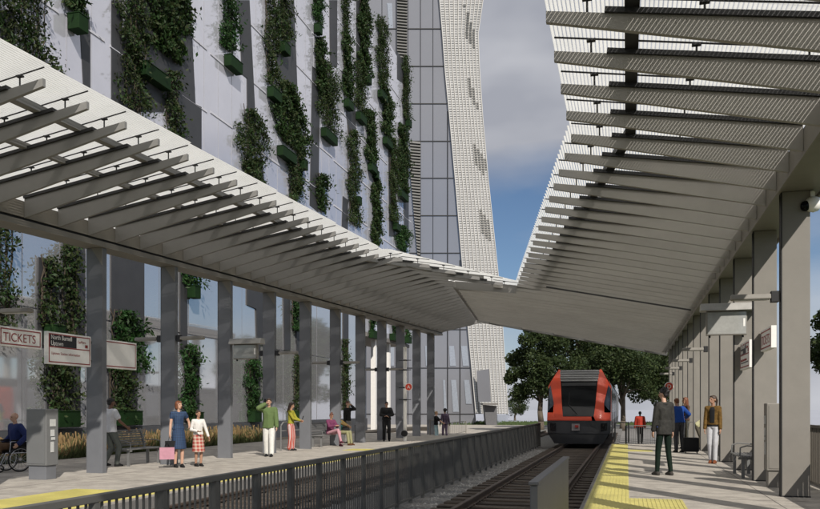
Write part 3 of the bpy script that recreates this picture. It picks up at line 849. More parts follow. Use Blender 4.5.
# ------------------------------------------------------------------ trees
BARK = mat('bark', (0.10, 0.08, 0.06), 0.95, 0, 0.3, 8, 0.8, 20, stretch=(1, 1, .3))
TLA = mat('tree_leaf', (0.034, 0.054, 0.018), 0.6, 0, 0.35, 0.8, trans=0.35, spec=.25); TLB = mat('tree_leaf_light', (0.058, 0.078, 0.026), 0.6, 0, 0.3, 0.8, trans=0.35, spec=.25)
def tree(label, base, H, rx, rz, cz, seed, n=9000, trunk=0.22, cat='tree'):
    random.seed(seed)
    base = Vector(base)
    t = thing('leafy_tree', label, cat, base, 0, 'trees beyond the station')
    tr = MB(); top = base + Vector((random.uniform(-.2, .2), random.uniform(-.2, .2), cz * .8)); prev = base; r0 = trunk
    for i in range(1, 6):
        q = base.lerp(top, i / 5) + Vector((random.uniform(-.08, .08), random.uniform(-.08, .08), 0)); tr.tube(prev, q, r0, 9, r0 * .88); prev = q; r0 *= .88
    clumps = []
    C0 = base + Vector((0, 0, cz))
    for i in range(34):
        a = random.uniform(0, 6.28); ph = math.acos(random.uniform(-0.85, 1)); rr = random.uniform(.55, .95)
        c = C0 + Vector((math.cos(a) * math.sin(ph) * rx * rr, math.sin(a) * math.sin(ph) * rx * rr, math.cos(ph) * rz * rr))
        clumps.append((c, random.uniform(.16, .36) * rx))
        if i < 16:
            s = base + Vector((0, 0, cz * random.uniform(.35, .8))); mid = s.lerp(c, .5) + Vector((0, 0, .3)); tr.tube(s, mid, trunk * .38, 6, trunk * .22); tr.tube(mid, c, trunk * .22, 5, 0.02)
    for i in range(6): clumps.append((C0 + Vector((random.uniform(-.3, .3) * rx, random.uniform(-.3, .3) * rx, random.uniform(-.4, .4) * rz)), .4 * rx))
    tr.build('trunk', BARK, t, smooth=True)
    lf = MB()
    def samp():
        c, r = random.choice(clumps); v = Vector((random.gauss(0, 1), random.gauss(0, 1), random.gauss(0, .75))).normalized() * r * random.uniform(.3, 1.08) ** .5
        return c + v
    leaves(lf, int(n * 1.6), samp, 0.205 * (rx / 3) ** .4, 0.1, 1.5, mi=[0, 0, 1])
    lf.build('crown', [TLA, TLB], t)
    return t
def tree_px(label, px, Z, top_py, half_px, cz_py, seed, n=9000, trunk=.22):
    b = at_z(px, 409, Z); b.z = -0.52
    zt = CAMZ + (409 - top_py) / 800 * Z; rx = half_px / 800 * Z; cz = CAMZ + (409 - cz_py) / 800 * Z
    return tree(label, b, zt, rx, (zt - cz), cz + 0.52, seed, n, trunk)
tree_px('broad leafy tree standing between the tower and the red train', 541, 66, 322, 38, 366, 21, 15000, .28)
tree_px('tall dark tree directly behind the roof of the red train', 588, 74, 310, 48, 360, 22, 15000, .3)
tree_px('leafy tree behind the person in red, right of the train', 622, 70, 328, 42, 368, 23, 13000, .26)
tree_px('leafy tree behind the man in the grey blazer', 660, 76, 330, 36, 370, 24, 12000, .26)
tree_px('leafy tree half hidden by the right row of columns', 700, 88, 330, 40, 372, 27, 9000, .26)
tree_px('dark leafy tree at the right edge beyond the railing', 846, 40, 300, 36, 345, 25, 9000, .2)
tree_px('small far tree just left of the broad tree', 515, 130, 398, 12, 407, 26, 2500, .2)
# ------------------------------------------------------------------ train
RED = mat('train_red', (0.72, 0.062, 0.014), 0.42, 0.0, 0.03, 1.5, coat=0.15)
TGREY = mat('train_dark_grey', (0.040, 0.040, 0.043), 0.45, 0.1, 0.1, 3)
TSILV = mat('train_silver', (0.20, 0.20, 0.20), 0.4, 0.5, 0.06, 2)
TGLASS = mat('train_glass', (0.004, 0.005, 0.006), 0.15, 0.0, 0.0, 1, spec=0.15)
TX, TY, TK = -1.98, 34.3, 0.0432
TR = thing('commuter_train', 'red and grey commuter train with black windscreen arriving on the near track', 'train', (TX, TY, -0.145))
def tf(px, py, off=0.0):
    """front surface point: photo outline at its real size, raked back with height and wrapped at the corners"""
    x = (px - 578) * TK; z = CAMZ + (409 - py) * TK
    y = TY + max(0.0, z - 0.95) * 0.42 + 0.30 * (abs(x) / 1.33) ** 4 + max(0.0, z - 2.75) * 0.9
    return Vector((TX + x, y - off, z))
def patch(mb, q, off, nu=8, nv=8, mi=0, th=0.0):
    """bilinear patch of 4 px corners (tl, tr, br, bl) wrapped on the front"""
    P_ = []
    for j in range(nv + 1):
        for i in range(nu + 1):
            u = i / nu; v = j / nv
            a = (lerp(q[0][0], q[1][0], u), lerp(q[0][1], q[1][1], u)); b = (lerp(q[3][0], q[2][0], u), lerp(q[3][1], q[2][1], u))
            P_.append(tf(lerp(a[0], b[0], v), lerp(a[1], b[1], v), off))
    F_ = [(j * (nu + 1) + i, j * (nu + 1) + i + 1, (j + 1) * (nu + 1) + i + 1, (j + 1) * (nu + 1) + i) for j in range(nv) for i in range(nu)]
    mb.add(P_, F_, mi)
    if th:
        # rim back to the body
        n = nu + 1; ring = list(range(n)) + [n * (j + 1) - 1 for j in range(1, nv + 1)] + [n * nv + i for i in range(nu - 1, -1, -1)] + [n * j for j in range(nv - 1, 0, -1)]
        pts = [P_[k] for k in ring]; bk = [p + Vector((0, th, 0)) for p in pts]; N = len(pts)
        mb.add(pts + bk, [(k, (k + 1) % N, N + (k + 1) % N, N + k) for k in range(N)], mi)
def fpatch(name, q, off, m_, th=0.0, **k):
    mb = MB(); patch(mb, q, off, th=th, **k); return mb.build(name, m_, TR, smooth=True)
# closed hull behind the front panels: loft of the outline, running back
outl = [(554, 441), (602, 441), (607.5, 434), (608.5, 421), (608.5, 386), (606.5, 381), (599, 369.5), (557, 369.5), (549.5, 381), (547.5, 386), (547.5, 421), (548.5, 434)]
def ring(yb):
    return [Vector((TX + (a - 578) * TK, yb, CAMZ + (409 - b) * TK)) for a, b in outl]
fr = [tf(a, b) for a, b in outl]
mid = [Vector((p.x, TY + 2.6, p.z)) for p in fr]; end = [Vector((p.x, TY + 17, p.z)) for p in fr]; end2 = [Vector((p.x, TY + 17.6, p.z)) for p in fr]; e3 = [Vector((p.x, TY + 33, p.z)) for p in fr]
N = len(outl)
mb = MB()
for ai, (A, B_) in enumerate(((fr, mid), (mid, end))):
    for k in range(N):
        j = (k + 1) % N; z_ = (outl[k][1] + outl[j][1]) / 2
        mi = 1 if z_ > 425 or z_ < 378 else (2 if ai else 0)
        mb.add([A[k], A[j], B_[j], B_[k]], [(0, 1, 2, 3)], mi)
mb.add(end, [tuple(range(N))], 1)
mb.build('body', [RED, TGREY, mat('train_side', (.30, .32, .35), .35, .3, .04, 1)], TR)
mb = MB()
for k in range(N):
    j = (k + 1) % N; mb.add([end2[k], end2[j], e3[j], e3[k]], [(0, 1, 2, 3)], 1 if outl[k][1] > 425 or outl[k][1] < 378 else 0)
mb.add(end2, [tuple(range(N))], 1); mb.add(e3, [tuple(range(N))], 1)
mb.build('rear_body', [TSILV, TGREY], TR)
mb = MB(); mb.box(TX - 1.1, TX + 1.1, TY + 16.9, TY + 17.7, 0.1, 2.7); mb.build('gangway', TGREY, TR)
# front panels
bump = fpatch('bumper', [(547.5, 420.5), (608.5, 420.5), (608, 433), (548, 433)], 0.05, TGREY, 0.3, nu=24, nv=6)
fpatch('lower_skirt', [(549, 433.2), (607, 433.2), (601, 443), (555, 443)], 0.02, mat('train_skirt', (0.022, 0.022, 0.024), 0.55), 0.4, nu=20)
fpatch('nose_panel', [(561.5, 416.5), (590.5, 416.5), (591, 420.4), (561, 420.4)], 0.055, RED, 0.2)


for sgn in (-1, 1):
    def X(v): return 578 + sgn * (v - 578)
    for q in ([(557, 369), (558.6, 369.5), (560.2, 383), (549.3, 383)], [(549.3, 383), (560.2, 383), (561.7, 403), (553.8, 403)], [(553.8, 403), (561.7, 403), (563.3, 416.5), (553.4, 412.5)], [(547.5, 412.5), (553.4, 412.5), (563.3, 416.6), (561.5, 420.4)], [(547.5, 412.5), (547.6, 412.5), (561.5, 420.4), (547.5, 420.4)], [(549.3, 383), (550.2, 384.6), (547.6, 389), (547.5, 386)]):
        q = [(X(a), b) for a, b in q]
        if sgn == 1: q = q
        mb = MB(); patch(mb, q, 0.05, th=0.15); mb.build('red_pillar_panel', RED, TR, smooth=False)
    fpatch('side_window', [(X(548.2), 386.5), (X(550.2), 384.8), (X(554.4), 404), (X(548), 411.5)], 0.045, mat('train_side_glass', (0.05, 0.065, 0.09), 0.06, 0.2), 0.1)
    fpatch('headlight', [(X(550.5), 422.5), (X(556.5), 423), (X(556.5), 431), (X(551), 430)], 0.07, mat('lamp_dark', (0.015, 0.015, 0.018), 0.12, 0.2), 0.08)
fpatch('windscreen', [(559.6, 382.2), (596.4, 382.2), (593, 416.6), (563, 416.6)], 0.03, TGLASS, nu=16)
fpatch('dashboard', [(562.6, 406.5), (593.4, 406.5), (592.9, 416.3), (563.2, 416.3)], 0.042, mat('dash_grey', (0.028, 0.028, 0.028), 0.6), nu=14)
for i, y in enumerate((369.8, 372.2, 374.6, 377.0, 379.6)):
    fpatch('roof_grille', [(558.4 + i * .25, y), (597.6 - i * .25, y), (597.4 - i * .25, y + 1.9), (558.7 + i * .25, y + 1.9)], 0.035 + 0.02 * (i % 2), TSILV, 0.05)
fpatch('destination_display', [(561.2, 383), (594.8, 383), (594.6, 386), (561.4, 386)], 0.04, mat('display_dark', (0.03, 0.03, 0.032), 0.3), 0.02)
fpatch('coupler_box', [(572, 423.5), (579.5, 423.5), (579.5, 430), (572, 430)], 0.16, mat('coupler_grey', (0.22, 0.20, 0.20), 0.5), 0.15)
mb = MB(); mb.box(TX - 0.12, TX + 0.02, TY - 0.24, TY - 0.12, 0.62, 0.72); mb.build('coupler_plate', REDP, TR)
mb = MB(); q0 = tf(577, 414, .07); q1 = tf(569, 405, .09); q2 = tf(569, 393, .09); mb.tube(q0, q1, .015, 6); mb.tube(q1, q2, .015, 6); mb.build('wiper', BLACK, TR)
# side: window band, doors, wheels
SX = TX + (608.5 - 578) * TK
for y0, y1 in ((2.1, 3.4), (5.6, 8.2), (8.5, 11.1), (13.4, 16.4)):
    mb = MB(); mb.box(SX - .01, SX + .012, TY + y0, TY + y1, 1.25, 2.2); mb.build('passenger_window', TGLASS, TR)
for y0 in (3.8, 11.5):
    mb = MB(); mb.box(SX - .01, SX + .018, TY + y0, TY + y0 + 1.4, 0.1, 2.3); d = mb.build('door', TSILV, TR); mb = MB()
    for a in (.12, .76): mb.box(SX + .0185, SX + .022, TY + y0 + a, TY + y0 + a + .52, .7, 2.1)
    mb.build('door_window', TGLASS, d)
mb = MB(); mb.box(SX - .01, SX + .012, TY + 0.7, TY + 1.7, 0.62, 0.70); mb.box(SX - .01, SX + .012, TY + 1.0, TY + 1.4, 0.5, 0.58); mb.build('side_marking', WHITE, TR)
for yy in (2.0, 4.2, 13.0, 15.0):
    for sx in (-.72, .72):
        mb = MB(); mb.disc((TX + .05 + sx, TY + yy, 0.22), 0.37, 0.12, (1, 0, 0), 20); mb.build('wheel', RAIL, TR)
mb = MB(); mb.box(TX - 1.05, TX + 1.05, TY + .6, TY + 5, .02, .2); mb.build('underframe', BLACK, TR)

# ------------------------------------------------------------------ lamps on the columns
def blade_lamp(label, x, y, z, L, side, grp):
    t = thing('platform_lamp', label, 'lamp', (x, y, z), 0, grp)
    m = MB(); m.box(min(x, x + side * .12), max(x, x + side * .12), y - .06, y + .06, z - .09, z + .09); m.build('mount', DARKST, t, bevel=.01)
    m = MB(); a, b = x + side * .12, x + side * L
    m.hexa([(min(a, b), y - .09, z - .04), (max(a, b), y - .09, z - .04), (max(a, b), y + .09, z - .04), (min(a, b), y + .09, z - .04),
            (min(a, b), y - .07, z + .05), (max(a, b), y - .07, z + .05), (max(a, b), y + .07, z + .05), (min(a, b), y + .07, z + .05)])
    m.build('lamp_body', STEEL, t, bevel=.02)
    m = MB(); m.box(min(a, b) + .05, max(a, b) - .05, y - .06, y + .06, z - .048, z - .041); m.build('diffuser', mat('diffuser', (.45, .45, .43), .5), t)
cw = {0: 'leftmost column at the picture edge', 2: 'third column from the left', 4: 'fifth column from the left', 6: 'seventh column from the left', 8: 'ninth column from the left'}
for k, wds in cw.items():
    y = colL[k + 3]
    blade_lamp(f'slim grey lamp arm facing the tracks on the {wds}', xcL(y) + 0.08, y + .09, 3.3, 0.8, 1, 'left platform lamp arms')
    if k: blade_lamp(f'slim grey lamp arm facing the garage on the {wds}', xcL(y) - 0.39, y + .09, 3.3, 0.8, -1, 'left platform lamp arms')
for k, wds in {0: 'nearest right column beside the camera dome', 4: 'fifth right column, above the man in the blazer', 6: 'seventh right column', 8: 'ninth right column', 10: 'eleventh right column, farthest along'}.items():
    y = colR[k + 4]
    blade_lamp(f'slim grey lamp arm on the {wds}', 2.345, y + .09, 3.2, 0.72, -1, 'right platform lamp arms')

# ------------------------------------------------------------------ information screens
def screen(label, x0, x1, y, ztop, zs, sx0, sx1):
    t = thing('information_screen', label, 'screen', (x0, y, ztop), 0, 'hooded information screens')
    m = MB(); m.hexa([(x0, y - .22, ztop - .17), (x1, y - .22, ztop - .17), (x1, y + .16, ztop - .17), (x0, y + .16, ztop - .17), (x0, y - .14, ztop), (x1, y - .14, ztop), (x1, y + .10, ztop), (x0, y + .10, ztop)])
    m.build('hood', mat('hood_grey', (.30, .29, .27), .5), t, bevel=.015)
    m = MB(); m.box(sx0, sx1, y - .08, y + .05, zs, ztop - .18); m.build('casing', STEEL, t, bevel=.01)
    m = MB(); m.box(sx0 + .025, sx1 - .025, y - .088, y - .081, zs + .025, ztop - .20); s = m.build('display', mat('display_grey', (.36, .36, .34), .12, .1), t)
    m = MB(); m.box(sx1 - .085, sx1 - .045, y - .094, y - .0885, (zs + ztop - .18) / 2 - .08, (zs + ztop - .18) / 2 + .1); m.build('display_mark', WHITE, s)
    m = MB(); m.box(sx0 + .06, sx0 + .10, y - .0, y + .04, zs - .05, zs); m.box(sx1 - .1, sx1 - .06, y - .0, y + .04, zs - .05, zs); m.build('bracket', DARKST, t)
screen('grey hooded information screen on the right platform above the signs', 1.62, 2.83, colR[6] - .15, 3.80, 3.08, 1.75, 2.62)
yy_ = colL[6]
screen('grey hooded information screen on the left platform between third and fourth columns', xcL(yy_) + .10, xcL(yy_) + 1.15, yy_ + .0, 3.52, 2.9, xcL(yy_) + .2, xcL(yy_) + 0.98)

# ------------------------------------------------------------------ signs
FR = mat('sign_frame_red', (0.26, 0.02, 0.016), 0.5)
def flag_sign(label, x, y0, y1, z0, z1, face, content, grp='white signs with red frames', near=False):
    """face +1: lettering towards +x, -1: towards -x"""
    t = thing('platform_sign', label, 'sign', (x, (y0 + y1) / 2, z0), 0, grp)
    m = MB(); m.box(x - .045, x + .045, y0, y1, z0, z1); m.build('panel', WHITE, t, bevel=.004)
    yr0 = y0 if face > 0 else y1
    def pt(s, z, o=.046): return (x + face * o, yr0 + (s if face > 0 else -s), z)
    L = y1 - y0; r = (0, 1 if face > 0 else -1, 0)
    def rect(mb, s0, s1, a0, a1, o=.047, d=.003):
        ys_ = sorted((pt(s0, 0)[1], pt(s1, 0)[1])); xs = sorted((x + face * o, x + face * (o + d)))
        mb.box(xs[0], xs[1], ys_[0], ys_[1], a0, a1)
    mb = MB(); e = .06; b = .022; H = z1 - z0
    for (s0, s1, a0, a1) in ((e, L - e, z1 - e, z1 - e + b), (e, L - e, z0 + e - b, z0 + e), (e - b, e, z0 + e - b, z1 - e + b), (L - e, L - e + b, z0 + e - b, z1 - e + b)): rect(mb, s0, s1, a0, a1)
    if content == 'station': rect(mb, e, L - e, z0 + H * .52, z0 + H * .52 + b)
    mb.build('frame', FR, t)
    ba, bb_ = (y0 - .05, y0 - .001) if near else (y1 + .001, y1 + .05)
    m = MB(); m.box(x - .03, x + .03, ba, bb_, z0 + .1, z0 + .16); m.box(x - .03, x + .03, ba, bb_, z1 - .16, z1 - .1); m.build('bracket', DARKST, t)
    if content == 'tickets':
        text('TICKETS', H * .62, pt(e + .05, z0 + H * .27), r, (0, 0, 1), FR, 'lettering', t, sx=(L - 2 * e - .1) / (H * .62 * 4.05))
    if content == 'station':
        mb = MB(); rect(mb, e + .004, e + (L - 2 * e) * .66, z0 + H * .52 + b + .004, z1 - e - .002, .0475, .0032); mb.build('name_field', BLACK, t)
        text('North Burnell', .145, pt(e + .04, z0 + H * .77, .0512), r, (0, 0, 1), WHITE, 'lettering', t, sx=.82)
        text('Uptown', .145, pt(e + .04, z0 + H * .585, .0512), r, (0, 0, 1), WHITE, 'lettering', t, sx=.82)
        text('CapMetro', .085, pt(e + (L - 2 * e) * .69, z0 + H * .735), r, (0, 0, 1), FR, 'lettering', t, sx=.8)
        mb = MB(); rect(mb, L - e - .15, L - e - .06, z0 + H * .6, z0 + H * .6 + .07); mb.build('emblem', FR, t)
        text('Uptown Station information', .085, pt(e + .05, z0 + H * .30), r, (0, 0, 1), FR, 'lettering', t, sx=(L - 2 * e - .1) / 1.25)
        if face < 0:
            mb = MB(); rect(mb, e + .1, L - e - .1, z0 + H * .22, z0 + H * .26); mb.build('text_line', BLACK, t)
    return t
flag_sign('white red-framed sign reading TICKETS at the left picture edge', -12.05, 13.16, 14.36, 2.66, 3.06, 1, 'tickets', near=True)
flag_sign('white sign with black name field in front of the second left column', -12.02, 14.50, 15.94, 2.37, 3.07, 1, 'station')
flag_sign('blank white sign with red frame right of the second left column', -12.02, 16.24, 17.72, 2.38, 3.06, 1, 'blank', near=True)
flag_sign('white red-framed TICKETS sign on the second right column', 2.54, 15.55, 16.70, 2.50, 2.90, -1, 'tickets')
flag_sign('white sign with black name field on the third right column', 2.54, 18.2, 19.60, 2.28, 2.87, -1, 'station')

def round_sign(label, c, r, ch):
    t = thing('round_sign', label, 'sign', c, 0, 'round red platform signs')
    d = Vector((SN, -CS, 0)); c = Vector(c); rt = Vector((CS, SN, 0))
    m = MB(); m.disc(c, r, .04, d, 28); m.build('rim', WHITE, t)
    m = MB(); m.disc(c + d * .024, r * .86, .01, d, 28); m.build('disc', mat('round_red', (.60, .05, .02), .45), t)
    text(ch, r * 1.25, c + d * .032 - Vector((0, 0, r * .43)), rt, (0, 0, 1), WHITE, 'lettering', t, align='CENTER')
    m = MB(); m.tube(c - d * .02, c - d * .25, .015, 6); m.build('bracket', DARKST, t)
    return t
c = at_z(408.6, 387, 36.8); round_sign('round red sign with a white A beside the white pole', c, .175, 'A')
c = at_z(669, 386.6, 36.5); rs = round_sign('round red sign with white letter beside the far right columns', c, .21, 'D')
m = MB(); m.tube(c + Vector((0, 0.03, .2)), c + Vector((0, 0.03, 2.2)), .025, 8); m.build('hanger', STEEL, rs)
t = thing('white_pole', 'slim white pole with black clamps next to the round red A sign', 'pole', ground(405, 441, -.1))
b = ground(405, 441, -.1)
m = MB(); m.tube(b, b + Vector((0, 0, 4.4)), .085, 14); m.build('pole', WHITE, t, smooth=False)
for z in (.35, 1.9, 2.47, 3.3, 3.75):
    m = MB(); m.tube(b + Vector((0, 0, z)), b + Vector((0, 0, z + .06)), .10, 12)
    if z == .35: m.disc(b + Vector((0, -.1, z)), .15, .12, (0, 1, 0), 14)
    else: m.beam(b + Vector((-.3, 0, z + .03)), b + Vector((.3, 0, z + .03)), .03, .03)
    m.build('clamp', BLACK, t)

# dome camera
cp = at_z(811, 205, 12.6)
t = thing('dome_camera', 'white security camera with dark dome on the nearest right column', 'camera', cp)
def ellipsoid(mb, c, r, n=16, k=10, z0=-1, z1=1, ax=Vector((0, 0, 1))):
    q = Vector((0, 0, 1)).rotation_difference(ax.normalized()); P_ = []; F_ = []
    for j in range(k + 1):
        zz = lerp(z0, z1, j / k); rr = math.sqrt(max(0, 1 - zz * zz))
        for i in range(n): P_.append(Vector(c) + q @ Vector((math.cos(6.2832 * i / n) * rr * r[0], math.sin(6.2832 * i / n) * rr * r[1], zz * r[2])))
    for j in range(k):
        for i in range(n): F_.append((j * n + i, j * n + (i + 1) % n, (j + 1) * n + (i + 1) % n, (j + 1) * n + i))
    mb.add(P_, F_); return mb
m = MB(); ellipsoid(m, cp + Vector((.03, 0, .01)), (.125, .125, .13)); m.build('housing', WHITE, t, smooth=True)
m = MB(); ellipsoid(m, cp + Vector((-.085, -.02, -.015)), (.075, .085, .085)); m.build('dome', TGLASS, t, smooth=True)
m = MB(); m.beam(cp + Vector((.02, 0, .13)), cp + Vector((.02, 0, .2)), .06, .06); m.beam(cp + Vector((.02, .0, .2)), cp + Vector((-.03, 1.0, .2)), .05, .05); m.build('arm', WHITE, t)

# ticket cabinets
def cabinet(label, x0, x1, y0, y1, z0, face):
    t = thing('ticket_machine', label, 'ticket machine', ((x0 + x1) / 2, (y0 + y1) / 2, z0), 0, 'grey ticket machines')
    m = MB(); m.box(x0, x1, y0, y1, z0 + .30, z0 + 1.5); m.build('casing', mat('cabinet_grey', (.17, .172, .17), .5, .2, .06, 2) if face > 0 else STEEL, t, bevel=.012)
    m = MB(); m.box(x0 + .03, x1 - .03, y0 + .03, y1 - .03, z0, z0 + .299); m.build('plinth', STEEL_L if face > 0 else STEEL, t, bevel=.006)
    m = MB(); m.box(x0 + .035, x1 - .035, y0 - .008, y0 - .0005, z0 + .34, z0 + 1.46); m.build('door', mat('cabinet_grey', (0, 0, 0)) if face > 0 else STEEL, t)
    xf = x1 if face > 0 else x0; s = face
    for (a, b, ya, yb, nm) in ((1.13, 1.28, .3, .75, 'screen'), (.92, 1.06, .35, .65, 'card_slot'), (.84, .90, .4, .7, 'keypad'), (.58, .80, .35, .6, 'ticket_tray')):
        w = y1 - y0; m = MB(); xs = sorted((xf + s * .001, xf + s * .012)); m.box(xs[0], xs[1], y0 + w * ya, y0 + w * yb, z0 + a, z0 + b); m.build(nm, mat('machine_light', (.5, .5, .48), .4), t)
cabinet('grey ticket machine with small light panels standing beside the wheelchair user', -12.30, -11.80, 14.25, 14.62, -.1, 1)
cabinet('plain grey ticket machine between the two nearest right columns', 2.40, 2.86, 15.4, 15.72, 0, -1)

# benches
BEN = mat('bench_grey', (.19, .19, .185), .5, .3, .08, 4)
def bench(label, xb, y0, y1, z0, face, depth=.52, back=True):
    t = thing('platform_bench', label, 'bench', (xb, (y0 + y1) / 2, z0), 0, 'slatted platform benches')
    def bx(m, a, b, c, d, e, f): m.box(*sorted((xb + face * a, xb + face * b)), c, d, z0 + e, z0 + f)
    for i in range(7):
        m = MB(); a = i * depth / 7; bx(m, a + .005, a + depth / 7 - .018, y0, y1, .425, .455); m.build('seat_slat', BEN, t, bevel=.005)
    if back:
        for i in range(7):
            m = MB(); z = .50 + i * .065; o = -.02 - i * .022
            bx(m, o - .022, o, y0, y1, z, z + .048); m.build('back_slat', BEN, t, bevel=.004)
    for yy in (y0 + .12, y1 - .12):
        m = MB(); bx(m, .06, .12, yy - .03, yy + .03, 0, .38); bx(m, depth - .12, depth - .06, yy - .03, yy + .03, 0, .38); bx(m, 0.0, depth, yy - .03, yy + .03, .381, .424); m.build('leg', BEN, t)
        if back:
            m = MB(); m.beam((xb + face * .0, yy, z0 + .42), (xb - face * .155, yy, z0 + .96), .05, .035); m.build('back_support', BEN, t)
        m = MB(); m.path([(xb + face * .02, yy, z0 + .64), (xb + face * .3, yy, z0 + .66), (xb + face * (depth - .04), yy, z0 + .62), (xb + face * (depth - .03), yy, z0 + .45)], .014, 6); m.build('armrest', BEN, t)
bench('grey slatted bench beside the second left column, near the man in white', -12.98, 18.1, 19.72, -.1, 1)
bench('grey slatted bench between the second and third right columns', 2.62, 17.15, 18.7, 0, -1, .46, True)
gs = ground(336, 446, -.1)
bench('grey slatted bench under the two seated people on the left platform', gs.x - .62, gs.y - 1.25, gs.y + .95, -.1, 1)

# leaning rail near the woman in yellow
pA = ground(283.5, 451, -.1)
t = thing('leaning_rail', 'grey bent tube leaning rail behind the woman in the yellow top', 'railing', pA)
y0_, y1_ = pA.y, pA.y + 1.75
m = MB(); m.path([(pA.x - .1, y0_, -.1), (pA.x - .1, y0_, .8), (pA.x - .06, y0_ + .12, .92), (pA.x - .06, y1_ - .12, .92), (pA.x - .1, y1_, .8), (pA.x - .1, y1_, -.1)], .025, 8); m.build('rail_tube', BEN, t)
m = MB(); m.box(pA.x - .16, pA.x - .02, y0_ + .03, y1_ - .03, .60, .63); m.build('rest_board', BEN, t)

# litter bin
bb = ground(360, 441.5, -.1)
t = thing('litter_bin', 'round dark slatted litter bin behind the man holding a bag', 'bin', bb)
m = MB(); m.tube(bb + Vector((0, 0, .03)), bb + Vector((0, 0, .74)), .22, 20); m.build('liner', BLACK, t)
m = MB()
for i in range(20):
    a = 6.2832 * i / 20; q = bb + Vector((math.cos(a) * .25, math.sin(a) * .25, 0)); m.beam(q + Vector((0, 0, .02)), q + Vector((0, 0, .75)), .045, .012, up=(math.cos(a), math.sin(a), 0))
m.build('slats', BEN, t)
m = MB(); m.torus(bb + Vector((0, 0, .77)), .23, .03, (0, 0, 1)); m.build('rim', BEN, t)

# gate rails at the far platform end
def rail_panel(name, label, a, b, z0, z1, n, m_, post=.03, cat='railing', grp=None):
    a = Vector(a); b = Vector(b); t = thing(name, label, cat, (a.x, a.y, z0), 0, grp)
    up = lambda p, z: Vector((p.x, p.y, z))
    q = MB(); q.tube(up(a, z1), up(b, z1), .022, 8); q.build('top_rail', m_, t)
    for p in (a, b):
        q = MB(); q.tube(up(p, z0), up(p, z1), post, 8); q.build('post', m_, t)
    if n:
        q = MB(); q.tube(up(a, z0 + .12), up(b, z0 + .12), .012, 6)
        for i in range(1, n): p = a.lerp(b, i / n); q.tube(up(p, z0 + .12), up(p, z1), .008, 5)
        q.build('bars', m_, t)
rail_panel('end_railing', 'thin grey gate rail at the end of the yellow strip', ground(615, 442.5, 0), ground(628.5, 442.5, 0), 0, .83, 0, FENCE)
rail_panel('end_railing', 'long picket railing behind the person in red at the platform end', at_z(626, 409, 37), at_z(690, 409, 38), -.5, .62, 34, FENCE, .04)
rail_panel('end_railing', 'dark handrail behind the two far people past the fence', at_z(430, 409, 46), at_z(447, 409, 48), -.3, .75, 0, STEEL)
rail_panel('end_railing', 'low glass-like picket railing right of the person in purple', at_z(449, 409, 48), at_z(466, 409, 56), -.3, .55, 14, STEEL)
# ------------------------------------------------------------------ people
def sph(c, r, R_=None, n=8, k=6):
    """points of an ellipsoid"""
    out = []; rx, ry, rz = r if isinstance(r, (tuple, list)) else (r, r, r)
    for j in range(k + 1):
        ph = math.pi * j / k
        for i in range(n if 0 < j < k else 1):
            a = 2 * math.pi * i / n; v = Vector((rx * math.sin(ph) * math.cos(a), ry * math.sin(ph) * math.sin(a), rz * math.cos(ph)))
            out.append(Vector(c) + (R_ @ v if R_ else v))
    return out
def hull(bm, *groups):
    t = bmesh.new(); vs = [t.verts.new(p) for g_ in groups for p in g_]
    r = bmesh.ops.convex_hull(t, input=vs, use_existing_faces=False)
    dead = [v for v in t.verts if not v.link_faces]
    bmesh.ops.delete(t, geom=dead, context='VERTS')
    b = {}
    for v in t.verts: b[v] = bm.verts.new(v.co)
    for f in t.faces:
        try: bm.faces.new([b[v] for v in f.verts])
        except ValueError: pass
    t.free()
def chain(bm, pts, rs, R_=None):
    for i in range(len(pts) - 1): hull(bm, sph(pts[i], rs[i], R_), sph(pts[i + 1], rs[i + 1], R_))
def skin_obj(bm, name, m, parent, voxel, smooth=2, loc_scale=1.0):
    me = bpy.data.meshes.new(name); bm.to_mesh(me); bm.free(); me.materials.append(m)
    o = bpy.data.objects.new(name, me); COL.objects.link(o); o.parent = parent
    md = o.modifiers.new('remesh', 'REMESH'); md.mode = 'VOXEL'; md.voxel_size = voxel; md.use_smooth_shade = True
    if smooth:
        sm = o.modifiers.new('smooth', 'SMOOTH'); sm.factor = 0.5; sm.iterations = smooth
    return o
def ik(a, c, l1, l2, pole):
    a = Vector(a); c = Vector(c); d = c - a; L = d.length
    if L > (l1 + l2) * .999: d = d * ((l1 + l2) * .999 / L); c = a + d; L = d.length
    dn = d.normalized(); x = (l1 * l1 - l2 * l2 + L * L) / (2 * L); h = math.sqrt(max(0, l1 * l1 - x * x))
    p = Vector(pole); p = p - dn * p.dot(dn); p.normalize()
    return a + dn * x + p * h, c
def cloth(name, c, var=.10): return mat('cloth_' + name, c, .85, 0, var, 14, .25, 60, spec=.2)
SKIN = {'light': mat('skin_light', (.50, .30, .21), .5, 0, .05, 20), 'tan': mat('skin_tan', (.36, .20, .13), .5, 0, .05, 20), 'brown': mat('skin_brown', (.17, .085, .05), .5, 0, .05, 20)}
HAIR = {'black': mat('hair_black', (.012, .010, .010), .55, 0, .3, 40), 'auburn': mat('hair_auburn', (.14, .045, .015), .55, 0, .3, 40), 'brown': mat('hair_brown', (.045, .025, .015), .55, 0, .3, 40), 'red': mat('hair_redbrown', (.10, .035, .02), .6, 0, .3, 40), 'blond': mat('hair_blond', (.30, .20, .10), .6, 0, .2, 40)}
EYE = mat('eye_dark', (.01, .01, .01), .2); LIP = mat('lip', (.30, .09, .07), .5)

